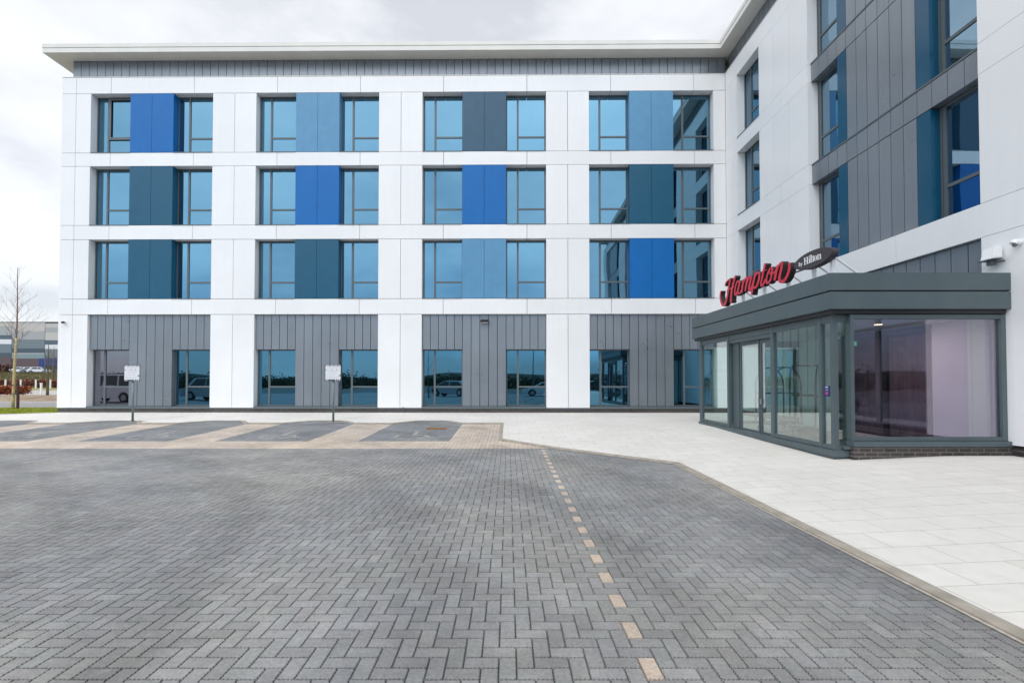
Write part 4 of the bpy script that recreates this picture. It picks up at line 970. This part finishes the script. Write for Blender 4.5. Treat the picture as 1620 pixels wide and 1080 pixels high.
# ------------------------------------------------------------------ cars
def car(name, label, paint, loc, rot, L_=4.3, W_=1.78, Hh=1.48, van=False, group=None, hatch=True):
    a = rot; ca, sa = math.cos(a), math.sin(a)
    fr = lambda p: (loc[0]+p[0]*ca-p[1]*sa, loc[1]+p[0]*sa+p[1]*ca, loc[2]+p[2])
    t = thing(name, label, 'van' if van else 'car', loc, group)
    h = L_/2; w2 = W_/2; wr = .33
    def arch(xc, up): return [(xc+(wr+.06)*math.cos(th), max(.2, .32+(wr+.06)*math.sin(th))) for th in (np.linspace(math.pi, 0, 9) if up else [])]
    low = [(-h+.05,.28)]+[(x, z) for x, z in arch(-h*.62, True)]+[(x, z) for x, z in arch(h*.62, True)]+[(h-.05,.28)]
    if van: topl = [(h,.55),(h-.05,.85),(h-.75,1.08),(-h+.02,1.12),(-h,.55)]; gh = [(h-.75,1.05),(h-1.35,Hh-.05),(h-1.7,Hh),(-h+.12,Hh),(-h+.02,1.05)]
    else: topl = [(h,.5),(h-.04,.72),(h-.95,.93),(-h+.05,.97),(-h,.6)]; gh = [(h-.98,.9),(h-1.65,Hh-.08),(h-2.1,Hh),(-h+.95,Hh-.03),(-h+.22,.94)]
    mb = MB(fr); mb.prism(low+topl, 1, -w2, w2); body = mb.build('body', M[paint], t, bevel=.03)
    mb = MB(fr); k = len(mb.v); n = len(gh)
    for s_ in (-1, 1):
        for x, z in gh: f = (z-.9)/(Hh-.9); mb.v.append(fr((x, s_*(w2-.06-.17*f), z)))
    mb.f += [tuple(range(n)), tuple(range(2*n-1, n-1, -1))]+[((i+1) % n, i, n+i, n+(i+1) % n) for i in range(n)]
    mb.build('cabin', M[paint], t, bevel=.02)
    mb = MB(fr)
    for s_ in (-1, 1):
        def pt(x, z): f = (z-.9)/(Hh-.9); return (x, s_*(w2-.06-.17*f+.008), z)
        z0, z1 = (1.12 if van else .96), Hh-.1
        xs = [(h-1.05,h-1.5,h-1.55,h-2.0),] if van else [(h-1.1,h-1.75,h-2.2,h-2.2),(h-2.28,h-2.28,-h+1.15,-h+.6)]
        if van: mb.poly([pt(h-.9,z0),pt(h-1.45,z1),pt(h-2.1,z1),pt(h-2.1,z0)]); mb.poly([pt(h-2.2,z0),pt(h-2.2,z1),pt(h-3.3,z1),pt(h-3.3,z0)]); mb.poly([pt(h-3.4,z0),pt(h-3.4,z1),pt(-h+.25,z1),pt(-h+.16,z0)])
        else:
            mb.poly([pt(h-1.15,z0),pt(h-1.72,z1),pt(h-2.2,z1),pt(h-2.2,z0)]); mb.poly([pt(h-2.28,z0),pt(h-2.28,z1),pt(-h+1.15,z1),pt(-h+.55,z0)])
    y1 = w2-.14
    zf = lambda x0, z0, x1, z1, o: mb.poly([(x0+o,-y1,z0),(x1+o,-y1+.12,z1),(x1+o,y1-.12,z1),(x0+o,y1,z0)])
    if van: zf(h-.83,1.13,h-1.30,Hh-.1,.03); zf(-h+.02,1.2,-h+.08,Hh-.12,-.03)
    else: zf(h-1.05,.97,h-1.62,Hh-.12,.03); zf(-h+.28,1.0,-h+.88,Hh-.1,-.03)
    mb.build('windows', M['carglass'], t)
    for sx in (-.62,.62):
        for sy in (-1,1):
            mb = MB(fr); mb.tube([(h*sx,sy*(w2-.2),wr),(h*sx,sy*(w2+.005),wr)], wr, 20); wo = mb.build('wheel', M['tyre'], t)
            mb = MB(fr); mb.tube([(h*sx,sy*(w2-.01),wr),(h*sx,sy*(w2+.012),wr)], wr*.62, 16); mb.build('rim', M['rim'], wo)
    for sy in (-1,1):
        mb = MB(fr); mb.box(h-.12,h+.005,sy*(w2-.25)-.17,sy*(w2-.25)+.17,.6,.74); mb.build('headlight', M['lightw'], t, bevel=.015)
        mb = MB(fr); mb.box(-h-.005,-h+.1,sy*(w2-.14)-.1,sy*(w2-.14)+.1,.75 if not van else .8,.95 if not van else 1.15); mb.build('tail_light', M['lightr'], t, bevel=.012)
        mb = MB(fr); mb.box(h-1.35,h-1.2,sy*(w2+.02)-.08,sy*(w2+.02)+.08,1.0,1.12); mb.build('mirror', M[paint], t, bevel=.02)
    mb = MB(fr); mb.box(h-.01,h+.012,-.3,.3,.36,.46); mb.build('number_plate', M['signw'], t)
    return t
car('parked_van', 'white van standing off to the left, mirrored in the first ground window', 'carw', (-28.6, 6.0, .0), R(182), 4.7, 1.85, 1.95, True)
car('parked_car', 'silver car standing off to the left, mirrored in the second ground window', 'carg', (-22.6, 4.0, .0), R(8), 4.4, 1.8, 1.75)
car('parked_car', 'white car parked behind the viewer, mirrored in the sixth ground window', 'carw', (3.2, -6.8, .0), R(180), 4.3, 1.8, 1.4)
car('parked_car', 'pale silver car parked behind the viewer, mirrored in the fifth ground window', 'carg', (-6.3, -8.4, .0), R(200), 4.4, 1.8, 1.45)
car('parked_car', 'dark car parked far behind the viewer, mirrored in the porch front glass', 'card', (9.5, -16, .0), R(175), 4.3, 1.8, 1.45)
for i, (px_, col_, lb) in enumerate([(24,'carw','tiny white car in the far car park left of the reddish tree'),(37,'carw','tiny white car in the far car park just right of the birch'),(52,'carg','tiny silver car in the far car park below the blue lorry box'),(63,'carw','tiny white car right of the silver one, under the blue lorry box'),(6,'card','tiny dark car in the far car park at the left picture edge')]):
    car('parked_car', lb, col_, ((px_-804)/740*114, 114, 3.13), R(3+i*4), group='cars parked in front of the warehouse')
LT = thing('lorry_trailer', 'blue box trailer parked against the foot of the warehouse', 'lorry', (-112, 112, 3.1))
xa, xb = (62-804)/740*118, (85.5-804)/740*118
mb = MB(); mb.box(xa, xb, 118, 120.5, 4.9, 6.9); mb.build('box_body', M['blue'], LT, bevel=.03)
mb = MB(); mb.box(xa+.2, xb-.2, 118.3, 120.2, 4.2, 4.9); mb.build('chassis', M['black'], LT)
for fx in (.12, .22, .85):
    mb = MB(); xx = xa+(xb-xa)*fx; mb.tube([(xx,117.98,3.65),(xx,118.4,3.65)], .5, 16); mb.build('wheel', M['tyre'], LT)
mb = MB()
for i in range(5): xx = xa+(xb-xa)*i/4; mb.box(xx-.05, xx+.05, 117.96, 118.0, 4.9, 6.9)
mb.build('side_rib', M['blue'], LT)

# behind the camera, only seen in reflections
r = random.Random(12); b = MB(); tr = MB()
for i in range(46):
    x0 = -90+i*4+r.uniform(-1.5,1.5); y0 = -52+r.uniform(-4,4); hh = r.uniform(1.5,3.4); tr.tube([(x0,y0,0),(x0,y0,hh*.6)], .12, 5)
    for _ in range(650):
        p = Vector((x0+r.gauss(0,1.9), y0+r.gauss(0,1), abs(r.gauss(.33,.27))*hh)); a = r.uniform(0,6.28); s_ = .26
        u = Vector((math.cos(a), math.sin(a), r.uniform(-.6,.6)))*s_; v = Vector((r.uniform(-.6,.6), r.uniform(-.4,.4), .8))*s_*.6
        b.poly([tuple(p-u), tuple(p-v), tuple(p+u), tuple(p+v)])
for i in range(26):
    x0 = -74+r.uniform(-3,3); y0 = -44+i*2.3; hh = r.uniform(1.6,3.6); tr.tube([(x0,y0,0),(x0,y0,hh*.6)], .12, 5)
    for _ in range(300):
        p = Vector((x0+r.gauss(0,1), y0+r.gauss(0,1.6), abs(r.gauss(.33,.27))*hh)); a = r.uniform(0,6.28); s_ = .3
        u = Vector((math.cos(a), math.sin(a), r.uniform(-.6,.6)))*s_; v = Vector((r.uniform(-.4,.4), r.uniform(-.6,.6), .8))*s_*.6
        b.poly([tuple(p-u), tuple(p-v), tuple(p+u), tuple(p+v)])
tag(b.build('far_wood', mat('wood_dark_green', (.035,.045,.022), .95, noise=.4, nscale=.4)), 'dark belt of trees behind the viewer, mirrored along the ground floor windows', 'trees', kind='stuff')
t = thing('street_lamp', 'tall slim street lamp behind the viewer, mirrored in the sixth ground window', 'street lamp', (2.5, -22, 0))
mb = MB(); mb.tube([(2.5,-22,0),(2.5,-22,6.2),(2.6,-22,6.6),(3.2,-22,6.75)], [.08,.05,.045,.04], 8); mb.build('post', M['frame'], t)
mb = MB(); mb.box(3.1,3.7,-22.12,-21.88,6.7,6.8); mb.build('lamp_head', M['frame'], t)
bare_tree((-7.5, -2.5, 0), 4.2, .06, 12, 31, 'young_tree', 'bare young tree behind the viewer, mirrored in the fourth ground window', mt='green', mw='twig')
